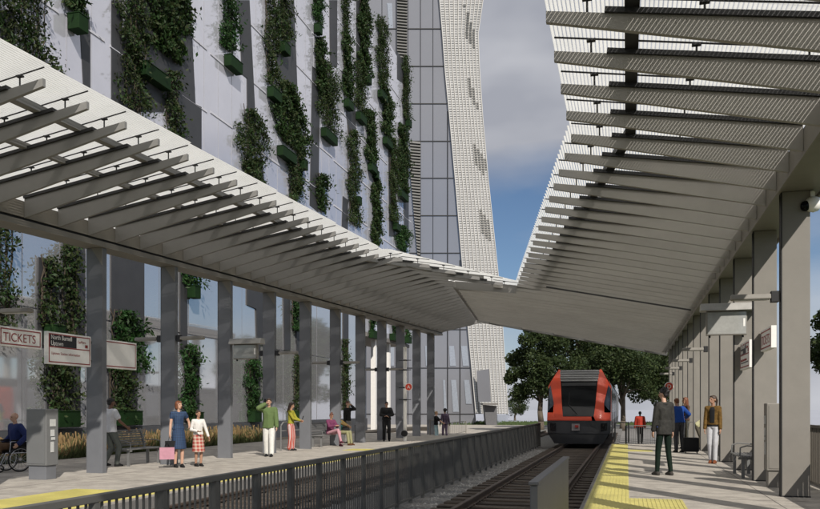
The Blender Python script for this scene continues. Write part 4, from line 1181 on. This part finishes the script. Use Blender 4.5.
def person(label, pos, H, face_dir, skin='light', hair='black', hair_style='short', top=None, sleeve=1.0, top_hem=.02, loose=.012, bottom=None, skirt=None, dress=None,
           shoe=None, handL=None, handR=None, footL=(-.10, .03), footR=(.10, -.03), lean=0, sit=False, head_yaw=0, head_pitch=0, jacket=None, jacket_hem=.14, inner=None, build=1.0, hipz=None, grp=None, poleL=None, poleR=None, bottom_loose=.018, seat_h=.46, kneeL=None, kneeR=None, twist=0):
    """face_dir: world direction (x, y) the body faces. hand targets are in body space (x right, y forward, z up) at 1.75 m height"""
    t = thing('person', label, 'person', pos, 0, grp)
    fx, fy = face_dir; ang = math.atan2(fy, fx) - math.pi / 2
    t.rotation_euler = (0, 0, ang); s = H / 1.75; t.scale = (s, s, s)
    Rl = Matrix.Rotation(-R(lean), 3, 'X')
    hz = hipz if hipz else (.965 if not sit else seat_h / s + .09)
    hip = Vector((0, 0 if not sit else -.12, hz)); B = build
    def sp(x, y, z): return hip + Rl @ Vector((x, y, z))
    PEL = (.155 * B, .105 * B, .09); WAI = (.13 * B, .092 * B, .08); CHE = (.155 * B, .108 * B, .13)
    shL, shR = sp(-.175 * B, 0, .475), sp(.175 * B, 0, .475)
    sgn = -1 if not sit else -1
    hL = Vector(handL) if handL else sp(-.24, .06, -.06); hR = Vector(handR) if handR else sp(.24, .06, -.06)
    eL, hL = ik(shL, hL, .285, .25, poleL or (-.5, -.8, -.2)); eR, hR = ik(shR, hR, .285, .25, poleR or (.5, -.8, -.2))
    if sit:
        kL = Vector(kneeL) if kneeL else hip + Vector((-.11, .42, .03)); kR = Vector(kneeR) if kneeR else hip + Vector((.11, .42, .03))
        aL = Vector((footL[0], footL[1], .09)) if len(footL) == 2 else Vector(footL); aR = Vector((footR[0], footR[1], .09)) if len(footR) == 2 else Vector(footR)
        thL, thR = hip + Vector((-.09, 0, -.02)), hip + Vector((.09, 0, -.02))
    else:
        thL, thR = hip + Vector((-.088 * B, 0, -.04)), hip + Vector((.088 * B, 0, -.04))
        aL = Vector((footL[0], footL[1], .085 if len(footL) < 3 else footL[2])); aR = Vector((footR[0], footR[1], .085 if len(footR) < 3 else footR[2]))
        kL, aL = ik(thL, aL, .425, .42, (-.08, 1, 0)); kR, aR = ik(thR, aR, .425, .42, (.08, 1, 0))
    # ---- body
    bm = bmesh.new()
    chain(bm, [hip, sp(0, 0, .17), sp(0, 0, .34)], [PEL, WAI, CHE], Rl)
    hull(bm, sph(sp(0, 0, .36), (.14 * B, .10 * B, .1), Rl), sph(shL, .052), sph(shR, .052)); hull(bm, sph(sp(0, 0, .45), (.10, .075, .06), Rl), sph(sp(0, -.005, .52), .05))
    chain(bm, [sp(0, -.005, .50), sp(0, .012, .61)], [.052, .047])
    Rh = Rl @ Matrix.Rotation(R(head_yaw), 3, 'Z') @ Matrix.Rotation(-R(head_pitch), 3, 'X')
    hc = sp(0, .02, .70)
    def hd(x, y, z): return hc + Rh @ Vector((x, y, z))
    hull(bm, sph(hd(0, -.012, .02), (.074, .092, .085), Rh, 12, 8)); hull(bm, sph(hd(0, -.005, 0), (.068, .085, .07), Rh), sph(hd(0, .035, -.085), (.038, .04, .022), Rh))
    hull(bm, sph(hd(0, .083, .02), (.010, .010, .01)), sph(hd(0, .104, -.022), (.014, .013, .011)), sph(hd(0, .083, -.027), (.018, .01, .01)))
    hull(bm, sph(hd(0, .078, .038), (.045, .014, .009), Rh)); hull(bm, sph(hd(0, .083, -.053), (.023, .012, .010), Rh))
    for q in (-1, 1): hull(bm, sph(hd(q * .074, -.01, -.003), (.010, .020, .032), Rh))
    for (a, e, h, q) in ((shL, eL, hL, -1), (shR, eR, hR, 1)):
        chain(bm, [a, a.lerp(e, .5), e, e.lerp(h, .35), h], [.050 * B, .045 * B, .037 * B, .037 * B, .026])
        d = (h - e).normalized(); side = d.cross(Vector((0, 1, 0)) if abs(d.y) < .8 else Vector((0, 0, 1))).normalized()
        # palm width runs fore-aft when the arm hangs
        wdir = (Vector((0, 1, 0)) - d * d.y); wdir = wdir.normalized() if wdir.length > .3 else Vector((1, 0, 0)) - d * d.x
        wdir.normalize(); n = d.cross(wdir) * (1 if q > 0 else -1)
        if n.dot(Vector((-q, 0, -.3))) < 0: n = -n
        hull(bm, sph(h, .024), sph(h + d * .05 + wdir * .022, .015), sph(h + d * .05 - wdir * .022, .015), sph(h + d * .085 + wdir * .026, .012), sph(h + d * .085 - wdir * .026, .012))
        for fi, (o, L) in enumerate(((.034, .062), (.0115, .072), (-.0115, .068), (-.034, .052))):
            p0 = h + d * .085 + wdir * o * .8; p1 = p0 + d * L * .5 + n * .008 + wdir * o * .10; p2 = p1 + d * L * .4 + n * .022
            chain(bm, [p0, p1, p2], [.0092, .0086, .0072])
        b0 = h + d * .03 + wdir * .024; b1 = b0 + d * .03 + wdir * .028 + n * .008; chain(bm, [b0, b1, b1 + d * .03 + n * .006], [.013, .011, .009])
    for (a, k_, f) in ((thL, kL, aL), (thR, kR, aR)):
        chain(bm, [a, a.lerp(k_, .45), k_, k_.lerp(f, .35), f], [.085 * B, .072 * B, .053 * B, .053 * B, .036])
        chain(bm, [f + Vector((0, -.03, -.04)), f + Vector((0, .10, -.055)), f + Vector((0, .15, -.06))], [.036, .03, .022])
    skin_obj(bm, 'body', SKIN[skin], t, .0078)
    # ---- face
    for q in (-1, 1):
        m = bmesh.new(); hull(m, sph(hd(q * .030, .077, .012), (.012, .008, .007), Rh)); me = bpy.data.meshes.new('eye'); m.to_mesh(me); m.free(); me.materials.append(EYE); o = bpy.data.objects.new('eye', me); COL.objects.link(o); o.parent = t
    m = bmesh.new(); hull(m, sph(hd(0, .090, -.053), (.022, .008, .006), Rh)); me = bpy.data.meshes.new('mouth'); m.to_mesh(me); m.free(); me.materials.append(LIP); o = bpy.data.objects.new('mouth', me); COL.objects.link(o); o.parent = t
    # ---- hair
    if hair:
        bm = bmesh.new()
        if hair_style != 'bald':
            hull(bm, sph(hd(0, -.022, .038), (.083, .095, .083), Rh, 12, 8))
            hull(bm, sph(hd(0, .045, .085), (.055, .035, .022), Rh))
            hull(bm, sph(hd(0, -.06, -.02), (.068, .05, .05), Rh))
        if hair_style == 'bob':
            for q in (-1, 1): hull(bm, sph(hd(q * .07, -.01, .03), (.026, .05, .04), Rh), sph(hd(q * .075, .0, -.085), (.026, .04, .03), Rh))
            hull(bm, sph(hd(0, -.07, .0), (.08, .045, .06), Rh), sph(hd(0, -.06, -.10), (.07, .04, .03), Rh))
        if hair_style == 'long':
            for q in (-1, 1): hull(bm, sph(hd(q * .066, -.02, .02), (.024, .04, .04), Rh), sph(hd(q * .07, -.03, -.16), (.028, .035, .04), Rh))
            hull(bm, sph(hd(0, -.07, .0), (.08, .045, .06), Rh), sph(hd(0, -.09, -.24), (.075, .035, .05), Rh))
        if hair_style == 'bun': hull(bm, sph(hd(0, -.04, .125), (.042, .042, .04), Rh))
        if hair_style == 'tail': chain(bm, [hd(0, -.1, .03), hd(0, -.14, -.02), hd(0, -.12, -.15)], [.03, .032, .018])
        if hair_style == 'afro': hull(bm, sph(hd(0, -.025, .05), (.11, .12, .105), Rh, 12, 8))
        if hair_style == 'curly':
            rr = random.Random(4)
            for _ in range(26):
                a = rr.uniform(0, 6.28); p = rr.uniform(0, 1.7); hull(bm, sph(hd(math.cos(a) * math.sin(p) * .08, math.sin(a) * math.sin(p) * .09 - .03, .04 + math.cos(p) * .09), .026))
        skin_obj(bm, 'hair', HAIR[hair], t, .010, 1)
    # ---- clothes
    def torso(bm, e, low, neck=True, flare=0.0):
        chain(bm, [sp(0, 0, low), sp(0, 0, .17), sp(0, 0, .34)], [(PEL[0] + e + flare + .022, PEL[1] + e + flare + .01, .02 if low < .02 else .06), (WAI[0] + e * 1.5, WAI[1] + e * 1.5, .08), (CHE[0] + e, CHE[1] + e, .13)], Rl)
        hull(bm, sph(sp(0, 0, .36), (.145 * B + e, .105 * B + e, .1), Rl), sph(shL + Vector((0, 0, .0)), .052 + e), sph(shR, .052 + e))
        if neck: hull(bm, sph(sp(0, 0, .44), (.11, .085, .06), Rl), sph(sp(0, -.008, .525), (.056, .054, .02), Rl))
    def sleeves(bm, e, fr):
        for (a, el, h) in ((shL, eL, hL), (shR, eR, hR)):
            if fr <= .5: chain(bm, [a, a.lerp(el, fr * 2)], [.052 * B + e, .052 * B + e])
            else: q = el.lerp(h, (fr - .5) * 2 * .97); chain(bm, [a, a.lerp(el, .5), el, q], [.052 * B + e, .049 * B + e, .043 * B + e, .034 * B + e])
    def legs(bm, e, fr=1.0):
        for (a, k_, f) in ((thL, kL, aL), (thR, kR, aR)):
            if fr < .55: chain(bm, [a, a.lerp(k_, fr * 2)], [.088 * B + e * .6, .075 * B + e]); continue
            chain(bm, [a, a.lerp(k_, .5), k_, k_.lerp(f, .5), k_.lerp(f, min(1, (fr - .5) * 2) * .97)], [.088 * B + e * .6, .075 * B + e * .8, .057 * B + e, .050 * B + e, .040 * B + e * 1.25])
    if bottom:
        bm = bmesh.new(); hull(bm, sph(hip + Vector((0, 0, .0)), (PEL[0] + .012, PEL[1] + .014, .085)), sph(hip + Rl @ Vector((0, 0, .09)), (WAI[0] + .013, WAI[1] + .013, .03))); legs(bm, bottom_loose)
        skin_obj(bm, 'trousers', bottom, t, .011)
    if top:
        bm = bmesh.new(); torso(bm, loose, top_hem); sleeves(bm, loose, sleeve); skin_obj(bm, 'top', top, t, .011)
    if skirt or dress:
        bm = bmesh.new(); zt_ = .12; w = .10
        if sit: hull(bm, sph(hip + Vector((0, 0, .10)), (.15, .12, .03)), sph(hip, (.19, .15, .09)), sph(kL, .09), sph(kR, .09))
        else:
            low = .50 if dress else .46
            hull(bm, sph(hip + Vector((0, 0, .12)), (WAI[0] + .015, WAI[1] + .015, .02), None, 14), sph(hip + Vector((0, 0, -.04)), (PEL[0] + .025, PEL[1] + .03, .06), None, 14), sph(Vector((0, .02, low)), (.205, .19, .012), None, 14))
        skin_obj(bm, 'skirt', skirt or dress, t, .011)
    if dress:
        bm = bmesh.new(); torso(bm, .010, .06); sleeves(bm, .014, .18); skin_obj(bm, 'bodice', dress, t, .011)
    if jacket:
        bm = bmesh.new()
        torso(bm, .018, .06, neck=False); hull(bm, sph(sp(0, 0, .14), (WAI[0] + .035, WAI[1] + .035, .05), Rl, 12), sph(sp(0, -.005, .08 - jacket_hem), (PEL[0] + .035, PEL[1] + .035, .02), Rl, 12)); sleeves(bm, .020, .98)
        hull(bm, sph(sp(0, -.02, .50), (.085, .075, .04), Rl)); skin_obj(bm, 'jacket', jacket, t, .011)
        if inner:
            bm = bmesh.new(); hull(bm, sph(sp(0, CHE[1] + .012, .44), (.070, .02, .01), Rl), sph(sp(0, CHE[1] + .020, .10), (.062, .012, .01), Rl), sph(sp(0, .06, .5), (.05, .03, .012), Rl), sph(sp(0, CHE[1] + .022, .30), (.06, .012, .01), Rl)); skin_obj(bm, 'shirt_front', inner, t, .008)
    if shoe:
        for f in (aL, aR):
            bm = bmesh.new(); hull(bm, sph(f + Vector((0, -.035, -.045)), (.042, .042, .038)), sph(f + Vector((0, .02, -.01)), (.040, .045, .03)), sph(f + Vector((0, .10, -.05)), (.042, .05, .033))); hull(bm, sph(f + Vector((0, .10, -.052)), (.042, .05, .032)), sph(f + Vector((0, .16, -.06)), (.034, .03, .022))); hull(bm, sph(f + Vector((0, -.035, -.073)), (.042, .04, .012)), sph(f + Vector((0, .15, -.073)), (.038, .04, .012)))
            skin_obj(bm, 'shoe', shoe, t, .009, 1)
    t['_hL'] = [*hL]; t['_hR'] = [*hR]
    def world(v):
        return own_matrix(t) @ Vector(v)
    return t, world(hL), world(hR), world
def held(label, cat, name, pos, grp=None): return thing(name, label, cat, pos, 0, grp)

TOCAM = lambda p: (-p[0] / math.hypot(p[0], p[1]), -p[1] / math.hypot(p[0], p[1]))
def rot(v, deg): a = R(deg); return (v[0] * math.cos(a) - v[1] * math.sin(a), v[0] * math.sin(a) + v[1] * math.cos(a))
# picture right at a spot = rotate the direction to camera by +90 deg
SHOE_B = cloth('shoe_black', (.015, .015, .015)); SHOE_BR = cloth('shoe_brown', (.10, .045, .02))
BLK = cloth('black', (.014, .014, .015))

# near man in the blazer
p = ground(664, 475.5, 0); c = TOCAM(p)
person('man in grey blazer and dark green trousers seen from behind on the right platform', p, 1.80, rot(c, -148), 'light', 'black', 'curly', jacket=cloth('blazer', (.034, .033, .030), .3), inner=None, top=cloth('blue_shirt', (.05, .07, .2)), bottom=cloth('dark_green', (.006, .014, .009)), shoe=cloth('shoe_grey', (.05, .045, .04)), head_yaw=28, handL=(-.20, .10, .83), handR=(.21, .02, .83), footL=(-.12, .06), footR=(.13, -.04), jacket_hem=.20, build=.88, bottom_loose=.010)
# woman in the ochre jacket
p = ground(713, 463.5, 0); c = TOCAM(p)
person('woman in ochre jacket and pale trousers standing by the right columns', p, 1.72, rot(c, -12), 'tan', 'brown', 'tail', jacket=cloth('ochre', (.12, .068, .018), .5), jacket_hem=.02, inner=BLK, top=BLK, bottom=cloth('pale_trousers', (.46, .46, .48)), shoe=cloth('shoe_rust', (.16, .05, .02)), head_yaw=-35, handL=(-.20, .06, .84), handR=(.20, .06, .84), footL=(-.06, .05), footR=(.06, -.02), build=.86)
# man in blue shirt, bending over a suitcase, two companions
p = ground(679.5, 452.5, 0); c = TOCAM(p); rgt = rot(c, 90)
pb, hl, hr, wf = person('man in bright blue shirt leaning over a suitcase, seen from behind', p, 1.74, rot(c, -150), 'tan', 'auburn', 'short', top=cloth('royal_blue', (.012, .05, .22)), bottom=cloth('charcoal', (.045, .045, .05)), shoe=SHOE_B, lean=14, handR=(.42, .32, 1.13), handL=(-.2, .15, .85), footL=(-.10, .02), footR=(.12, 0), top_hem=-.01, loose=.026, build=1.05)
p2 = ground(686, 450, 0) + Vector((0.05, 1.0, 0)); c2 = TOCAM(p2)
person('woman with long brown hair standing hidden behind the man in blue', p2, 1.78, rot(c2, -60), 'tan', 'auburn', 'long', top=cloth('brown_top', (.08, .045, .03)), bottom=cloth('olive', (.06, .055, .04)), shoe=SHOE_B, handL=(-.1, .3, 1.15))
p3 = ground(697, 450.5, 0) + Vector((.1, .9, 0)); c3 = TOCAM(p3)
person('person in cream top bending down behind the black suitcase', p3, 1.6, rot(c3, 70), 'tan', 'black', 'short', top=cloth('cream', (.55, .53, .32)), bottom=cloth('khaki_dark', (.09, .08, .06)), shoe=SHOE_B, lean=52, handL=(-.2, .45, .75), handR=(.15, .5, .7), hipz=.90, loose=.03)
q = ground(691.5, 453.5, 0)
t = held('black wheeled suitcase standing beside the man in the blue shirt', 'suitcase', 'suitcase', q)
m = MB(); m.box(q.x - .26, q.x + .22, q.y - .12, q.y + .14, .05, .50); m.build('shell', BLK, t, bevel=.04)
m = MB(); m.path([(q.x - .1, q.y + .1, .5), (q.x - .1, q.y + .1, .98), (q.x + .1, q.y + .1, .98), (q.x + .1, q.y + .1, .5)], .012); m.build('handle', mat('metal_light', (.4, .4, .4), .3, .8), t)
for a in (-.18, .16):
    m = MB(); m.disc((q.x + a, q.y - .1, .03), .03, .03, (1, 0, 0), 12); m.build('wheel', BLK, t)
# person in red, far
pr_ = at_z(640, 409, 43.5); pr_.z = -.50; c = TOCAM(pr_)
person('person in red top and black trousers seen from behind past the platform end', pr_, 1.74, rot(c, 176), 'brown', 'black', 'short', top=cloth('bright_red', (.34, .035, .02)), bottom=BLK, shoe=SHOE_B, loose=.03, handL=(-.27, .02, .86), handR=(.27, .02, .86), footL=(-.07, 0), footR=(.08, .05), top_hem=-.03, build=1.05)

# ---- left platform
ZL = -.1
# wheelchair user
wc = ground(10, 471.5, ZL); 
fd = (-.35, -.94); 
fd = rot(TOCAM(wc), -62); L_ = math.hypot(*fd)
f3 = Vector((fd[0], fd[1], 0)); r3 = Vector((fd[1], -fd[0], 0))
pw, hl, hr, wf = person('bald man in navy jumper and brown trousers sitting in the wheelchair', wc - f3 * .05, 1.78, fd, 'light', None, 'bald', top=cloth('navy', (.018, .028, .10)), bottom=cloth('brown_trousers', (.10, .06, .035)), shoe=SHOE_BR, sit=True, seat_h=.50, kneeL=(-.12, .34, .60), kneeR=(.12, .34, .60), footL=(-.1, .52, .16), footR=(.1, .52, .16), handL=(-.34, .02, .66), handR=(.34, .02, .66), head_pitch=6, loose=.024, build=1.12, lean=4)
W_ = thing('wheelchair', 'manual wheelchair with large spoked wheels under the man in navy', 'wheelchair', wc)
CH = mat('chrome', (.5, .5, .52), .25, .9); RUB = mat('rubber', (.012, .012, .012), .8)
def wpn(x, y, z): return wc + r3 * x + f3 * y + Vector((0, 0, z))
for sx in (-.31, .31):
    m = MB(); m.torus(wpn(sx, -.08, .30), .285, .018, r3, 32); w = m.build('rear_wheel', RUB, W_, smooth=True)
    m = MB(); m.torus(wpn(sx * 1.07, -.08, .30), .25, .008, r3, 32); m.build('push_rim', CH, w)
    m = MB()
    for i in range(14):
        a = 6.2832 * i / 14; m.tube(wpn(sx, -.08, .30), wpn(sx, -.08 + math.cos(a) * .275, .30 + math.sin(a) * .275), .0035, 4)
    m.tube(wpn(sx * .95, -.08, .30), wpn(sx * 1.05, -.08, .30), .035, 10); m.build('spokes', CH, w)
    m = MB(); m.torus(wpn(sx * .8, .36, .095), .075, .018, r3, 20); m.build('caster', RUB, W_, smooth=True)
    m = MB(); m.path([wpn(sx * .85, -.27, .98), wpn(sx * .85, -.27, .45), wpn(sx * .85, .25, .45), wpn(sx * .80, .36, .2), wpn(sx * .8, .36, .1)], .013, 6); m.path([wpn(sx * .85, -.27, .72), wpn(sx * .85, .12, .72), wpn(sx * .85, .15, .47)], .013, 6); m.path([wpn(sx * .85, -.27, .98), wpn(sx * .85, -.37, .97)], .018, 6); m.path([wpn(sx * .6, .26, .45), wpn(sx * .5, .50, .12)], .012, 6); m.build('side_frame', CH, W_)
    m = MB(); m.beam(wpn(sx * .85, -.2, .75), wpn(sx * .85, .1, .75), .05, .03); m.prism([wpn(sx * .86, -.22, .47), wpn(sx * .86, .14, .47), wpn(sx * .86, .12, .70), wpn(sx * .86, -.22, .70)], r3 * .01 * (1 if sx > 0 else -1)); m.build('armrest', BLK, W_)
    m = MB(); m.beam(wpn(sx * .5 - .0, .42, .10), wpn(sx * .5, .62, .10), .13, .015, up=(0, 0, 1)); m.build('footrest', BLK, W_)
m = MB(); m.hexa([wpn(-.26, -.26, .43), wpn(.26, -.26, .43), wpn(.26, .22, .43), wpn(-.26, .22, .43), wpn(-.26, -.26, .49), wpn(.26, -.26, .49), wpn(.26, .22, .49), wpn(-.26, .22, .49)]); m.build('seat', BLK, W_)
m = MB(); m.hexa([wpn(-.26, -.30, .5), wpn(.26, -.30, .5), wpn(.26, -.27, .5), wpn(-.26, -.27, .5), wpn(-.26, -.30, .9), wpn(.26, -.30, .9), wpn(.26, -.27, .9), wpn(-.26, -.27, .9)]); m.build('backrest', BLK, W_)
# man in white walking away to the right
p = ground(110.5, 467, ZL) + Vector((0, 0, 0)); c = TOCAM(p)
person('man in white T-shirt and grey trousers walking behind the second left column', p, 1.80, rot(c, 125), 'brown', 'black', 'short', top=cloth('white_tee', (.62, .62, .63)), sleeve=.3, bottom=cloth('grey_green', (.10, .11, .10)), shoe=SHOE_B, handR=(.30, .26, 1.0), handL=(-.24, -.12, .88), footL=(-.05, -.14, .11), footR=(.06, .14), top_hem=-.04, loose=.022, hipz=.92)
# woman with shopping bags and child
p = ground(178.5, 467.5, ZL); c = TOCAM(p)
navy_dots = pattern_mat('navy_dress', 'check', (.008, .018, .05), (.02, .055, .12), 22)
pw, hl, hr, wf = person('woman in blue patterned dress holding two shopping bags beside the girl', p, 1.68, rot(c, 18), 'light', 'auburn', 'bob', dress=navy_dots, shoe=SHOE_B, handR=(.25, .04, .86), handL=(-.24, .16, 1.10), footL=(-.08, .04), footR=(.08, -.02), build=.95, head_yaw=25)
def bag(label, at, w, h, d, m_, ang):
    a = Vector(at); t = held(label, 'bag', 'shopping_bag', a, 'paper shopping bags of the woman in the dress'); u = Vector((math.cos(ang), math.sin(ang), 0)); v = Vector((-u.y, u.x, 0))
    q = MB(); b = a + Vector((0, 0, -.20 - h))
    q.hexa([b - u * w / 2 - v * d / 2, b + u * w / 2 - v * d / 2, b + u * w / 2 + v * d / 2, b - u * w / 2 + v * d / 2, b - u * w / 2 - v * d / 2 * .7 + Vector((0, 0, h)), b + u * w / 2 - v * d / 2 * .7 + Vector((0, 0, h)), b + u * w / 2 + v * d / 2 * .7 + Vector((0, 0, h)), b - u * w / 2 + v * d / 2 * .7 + Vector((0, 0, h))])
    q.build('bag_body', m_, t)
    q = MB()
    for s in (-1, 1): q.path([b + Vector((0, 0, h)) - u * w * .2 + v * s * d * .3, a + Vector((0, 0, -.07)) - u * .02, a + Vector((0, 0, -.07)) + u * .02, b + Vector((0, 0, h)) + u * w * .2 + v * s * d * .3], .005, 5)
    q.build('handle', BLK, t)
hw = wf((.25, .04, .86)); rr_ = math.atan2(rot(c, 90)[1], rot(c, 90)[0])
bag('black paper shopping bag held by the woman in the blue dress', hw + Vector((.02, .0, .06)), .26, .27, .10, BLK, rr_)
bag('pink paper shopping bag hanging lowest from the hand of the woman in the dress', hw + Vector((.0, -.12, -.10)), .36, .30, .12, mat('pink_paper', (.42, .20, .25), .7), rr_)
p = ground(191.5, 467, ZL) + Vector((.05, .25, 0)); c = TOCAM(p)
plaid = pattern_mat('plaid_red', 'check', (.30, .04, .03), (.48, .38, .30), 9)
person('girl in white top and red plaid skirt standing beside the woman in the dress', p, 1.44, rot(c, 25), 'tan', 'brown', 'tail', top=cloth('white_knit', (.62, .60, .57)), sleeve=.95, skirt=plaid, shoe=SHOE_B, handR=(.12, .20, 1.12), handL=(-.30, .12, .92), footL=(-.07, .04), footR=(.07, -.02), build=.95, top_hem=.06)
# man in green shirt on the phone, walking
p = ground(269, 456.6, ZL); c = TOCAM(p)
pg, hl, hr, wf = person('man in green shirt and white trousers talking on his phone', p, 1.80, rot(c, -12), 'light', 'brown', 'short', top=cloth('green_shirt', (.10, .145, .055)), bottom=cloth('white_trousers', (.62, .61, .57)), shoe=BLK, handR=(.10, .13, 1.60), poleR=(.9, .2, -.9), handL=(-.27, .12, .84), footL=(-.11, .14), footR=(.09, -.08), top_hem=-.09, loose=.030, bottom_loose=.026, build=1.05, head_yaw=12)
ph = wf((.095, .12, 1.64)); t = held('black mobile phone at the ear of the man in green', 'phone', 'mobile_phone', ph); m = MB(); m.beam(ph, ph + Vector((.0, .0, .13)), .065, .01, up=(c[0], c[1], 0)); m.build('casing', BLK, t); m = MB(); m.beam(ph + Vector((0, 0, .01)) , ph + Vector((0, 0, .12)), .055, .0135, up=(c[0], c[1], 0)); m.build('display', TGLASS, t)
# woman in yellow top, striped trousers
p = ground(291, 450.6, ZL); c = TOCAM(p); stripes = pattern_mat('stripe_trousers', 'stripe', (.38, .06, .035), (.50, .38, .36), 18, 0)
pg, hl, hr, wf = person('woman in mustard yellow top and red striped trousers looking at her phone', p, 1.70, rot(c, 68), 'tan', 'brown', 'long', top=cloth('mustard', (.27, .25, .03)), bottom=stripes, shoe=BLK, handR=(.05, .36, 1.12), handL=(-.05, .36, 1.10), footL=(-.07, .02), footR=(.08, -.02), bottom_loose=.045, build=.92, head_pitch=14, top_hem=.05)
ph = wf((0, .45, 1.16)); t = held('small mobile phone held by the woman in the yellow top', 'phone', 'mobile_phone', ph); m = MB(); m.beam(ph, ph + Vector((.03, .03, .12)), .065, .01); m.build('casing', BLK, t)
# seated pair
sf = (1.0, -.12)
p = Vector((gs.x - .12, gs.y - .15, ZL))
ps, hl, hr, wf = person('seated woman in magenta cardigan and pink trousers with hair in a bun', p, 1.68, (.86, -.5), 'tan', 'red', 'bun', top=cloth('magenta', (.14, .035, .08)), bottom=cloth('pink', (.42, .22, .25)), shoe=cloth('shoe_maroon', (.08, .02, .03)), sit=True, seat_h=.46, kneeL=(-.06, .43, .60), kneeR=(.03, .44, .68), footL=(-.07, .46), footR=(.05, .66, .22), handL=(-.08, .30, .86), handR=(.10, .32, .86), head_pitch=20, lean=6, loose=.022, top_hem=-.04, bottom_loose=.008)
p = Vector((gs.x - .05, gs.y + .75, ZL))
person('seated child in olive jacket and teal top beside the woman in magenta', p, 1.62, (.95, -.3), 'brown', 'black', 'bun', jacket=cloth('olive_jacket', (.13, .085, .03)), inner=cloth('teal', (.03, .14, .13)), top=cloth('teal', (0, 0, 0)), bottom=cloth('khaki', (.25, .24, .13)), shoe=SHOE_BR, sit=True, seat_h=.46, kneeL=(-.1, .42, .58), kneeR=(.1, .42, .58), footL=(-.1, .5), footR=(.1, .5), handL=(-.12, .40, .80), handR=(.12, .55, .84), head_pitch=8, jacket_hem=.02)
# man with raised hand and bag
p = ground(347.5, 443.5, ZL); c = TOCAM(p)
pm_, hl, hr, wf = person('man in black shirt and grey trousers shading his face, holding a black bag', p, 1.80, rot(c, 55), 'light', 'red', 'short', top=BLK, bottom=cloth('grey_trousers', (.20, .19, .18)), shoe=SHOE_B, handL=(.06, .24, 1.60), poleL=(-.6, .7, -.5), handR=(.26, .04, .86), footL=(-.09, .06), footR=(.09, -.04), loose=.022, bottom_loose=.024, head_yaw=-15)
bp = wf((.27, .04, .72)); t = held('soft black holdall carried by the man in black shirt and grey trousers', 'bag', 'holdall_bag', bp)
bm = bmesh.new(); f_ = Vector((rot(c, 90)[0], rot(c, 90)[1], 0)); hull(bm, sph(f_ * -.13 + Vector((0, 0, -.12)), (.09, .09, .13)), sph(f_ * .13 + Vector((0, 0, -.12)), (.09, .09, .13))); skin_obj(bm, 'bag_body', BLK, t, .015)
m = MB(); m.path([bp + f_ * -.11 + Vector((0, 0, -.05)), bp + f_ * -.05 + Vector((0, 0, .08)), bp + f_ * .05 + Vector((0, 0, .08)), bp + f_ * .11 + Vector((0, 0, -.05))], .010); m.build('handle', BLK, t)
# man in black
p = ground(386.5, 441.3, ZL); c = TOCAM(p)
pm_, hl, hr, wf = person('man dressed all in black standing facing the tracks, hands together', p, 1.80, rot(c, 4), 'tan', 'black', 'short', top=cloth('black_shirt', (.02, .02, .021)), bottom=BLK, shoe=SHOE_B, handL=(-.03, .22, 1.16), handR=(.04, .22, 1.14), poleL=(-1, -.1, -.3), poleR=(1, -.1, -.3), footL=(-.12, .02), footR=(.12, .02), loose=.032, build=1.05, head_pitch=12, bottom_loose=.022)
# two far people behind the fence
p = at_z(436, 409, 45); p.z = -.42; c = TOCAM(p)
person('fair-haired person in black top and pale jeans behind the fence end', p, 1.66, rot(c, 75), 'light', 'blond', 'short', top=BLK, bottom=cloth('pale_jeans', (.30, .42, .46)), shoe=SHOE_B, handL=(-.1, .4, 1.1), handR=(.1, .42, 1.1), sleeve=.5, head_pitch=5, loose=.02)
p = at_z(445, 409, 45.5); p.z = -.36; c = TOCAM(p)
person('person in dull purple suit with dark hair behind the fence end', p, 1.74, rot(c, -150), 'brown', 'black', 'afro', jacket=cloth('purple_grey', (.12, .09, .14)), bottom=cloth('purple_grey', (0, 0, 0)), shoe=SHOE_B, handL=(-.30, .02, .92), handR=(.30, .02, .92), footL=(-.1, .05), footR=(.1, -.05))
for o in COL.objects:
    for k in ('_hL', '_hR'):
        if k in o: del o[k]
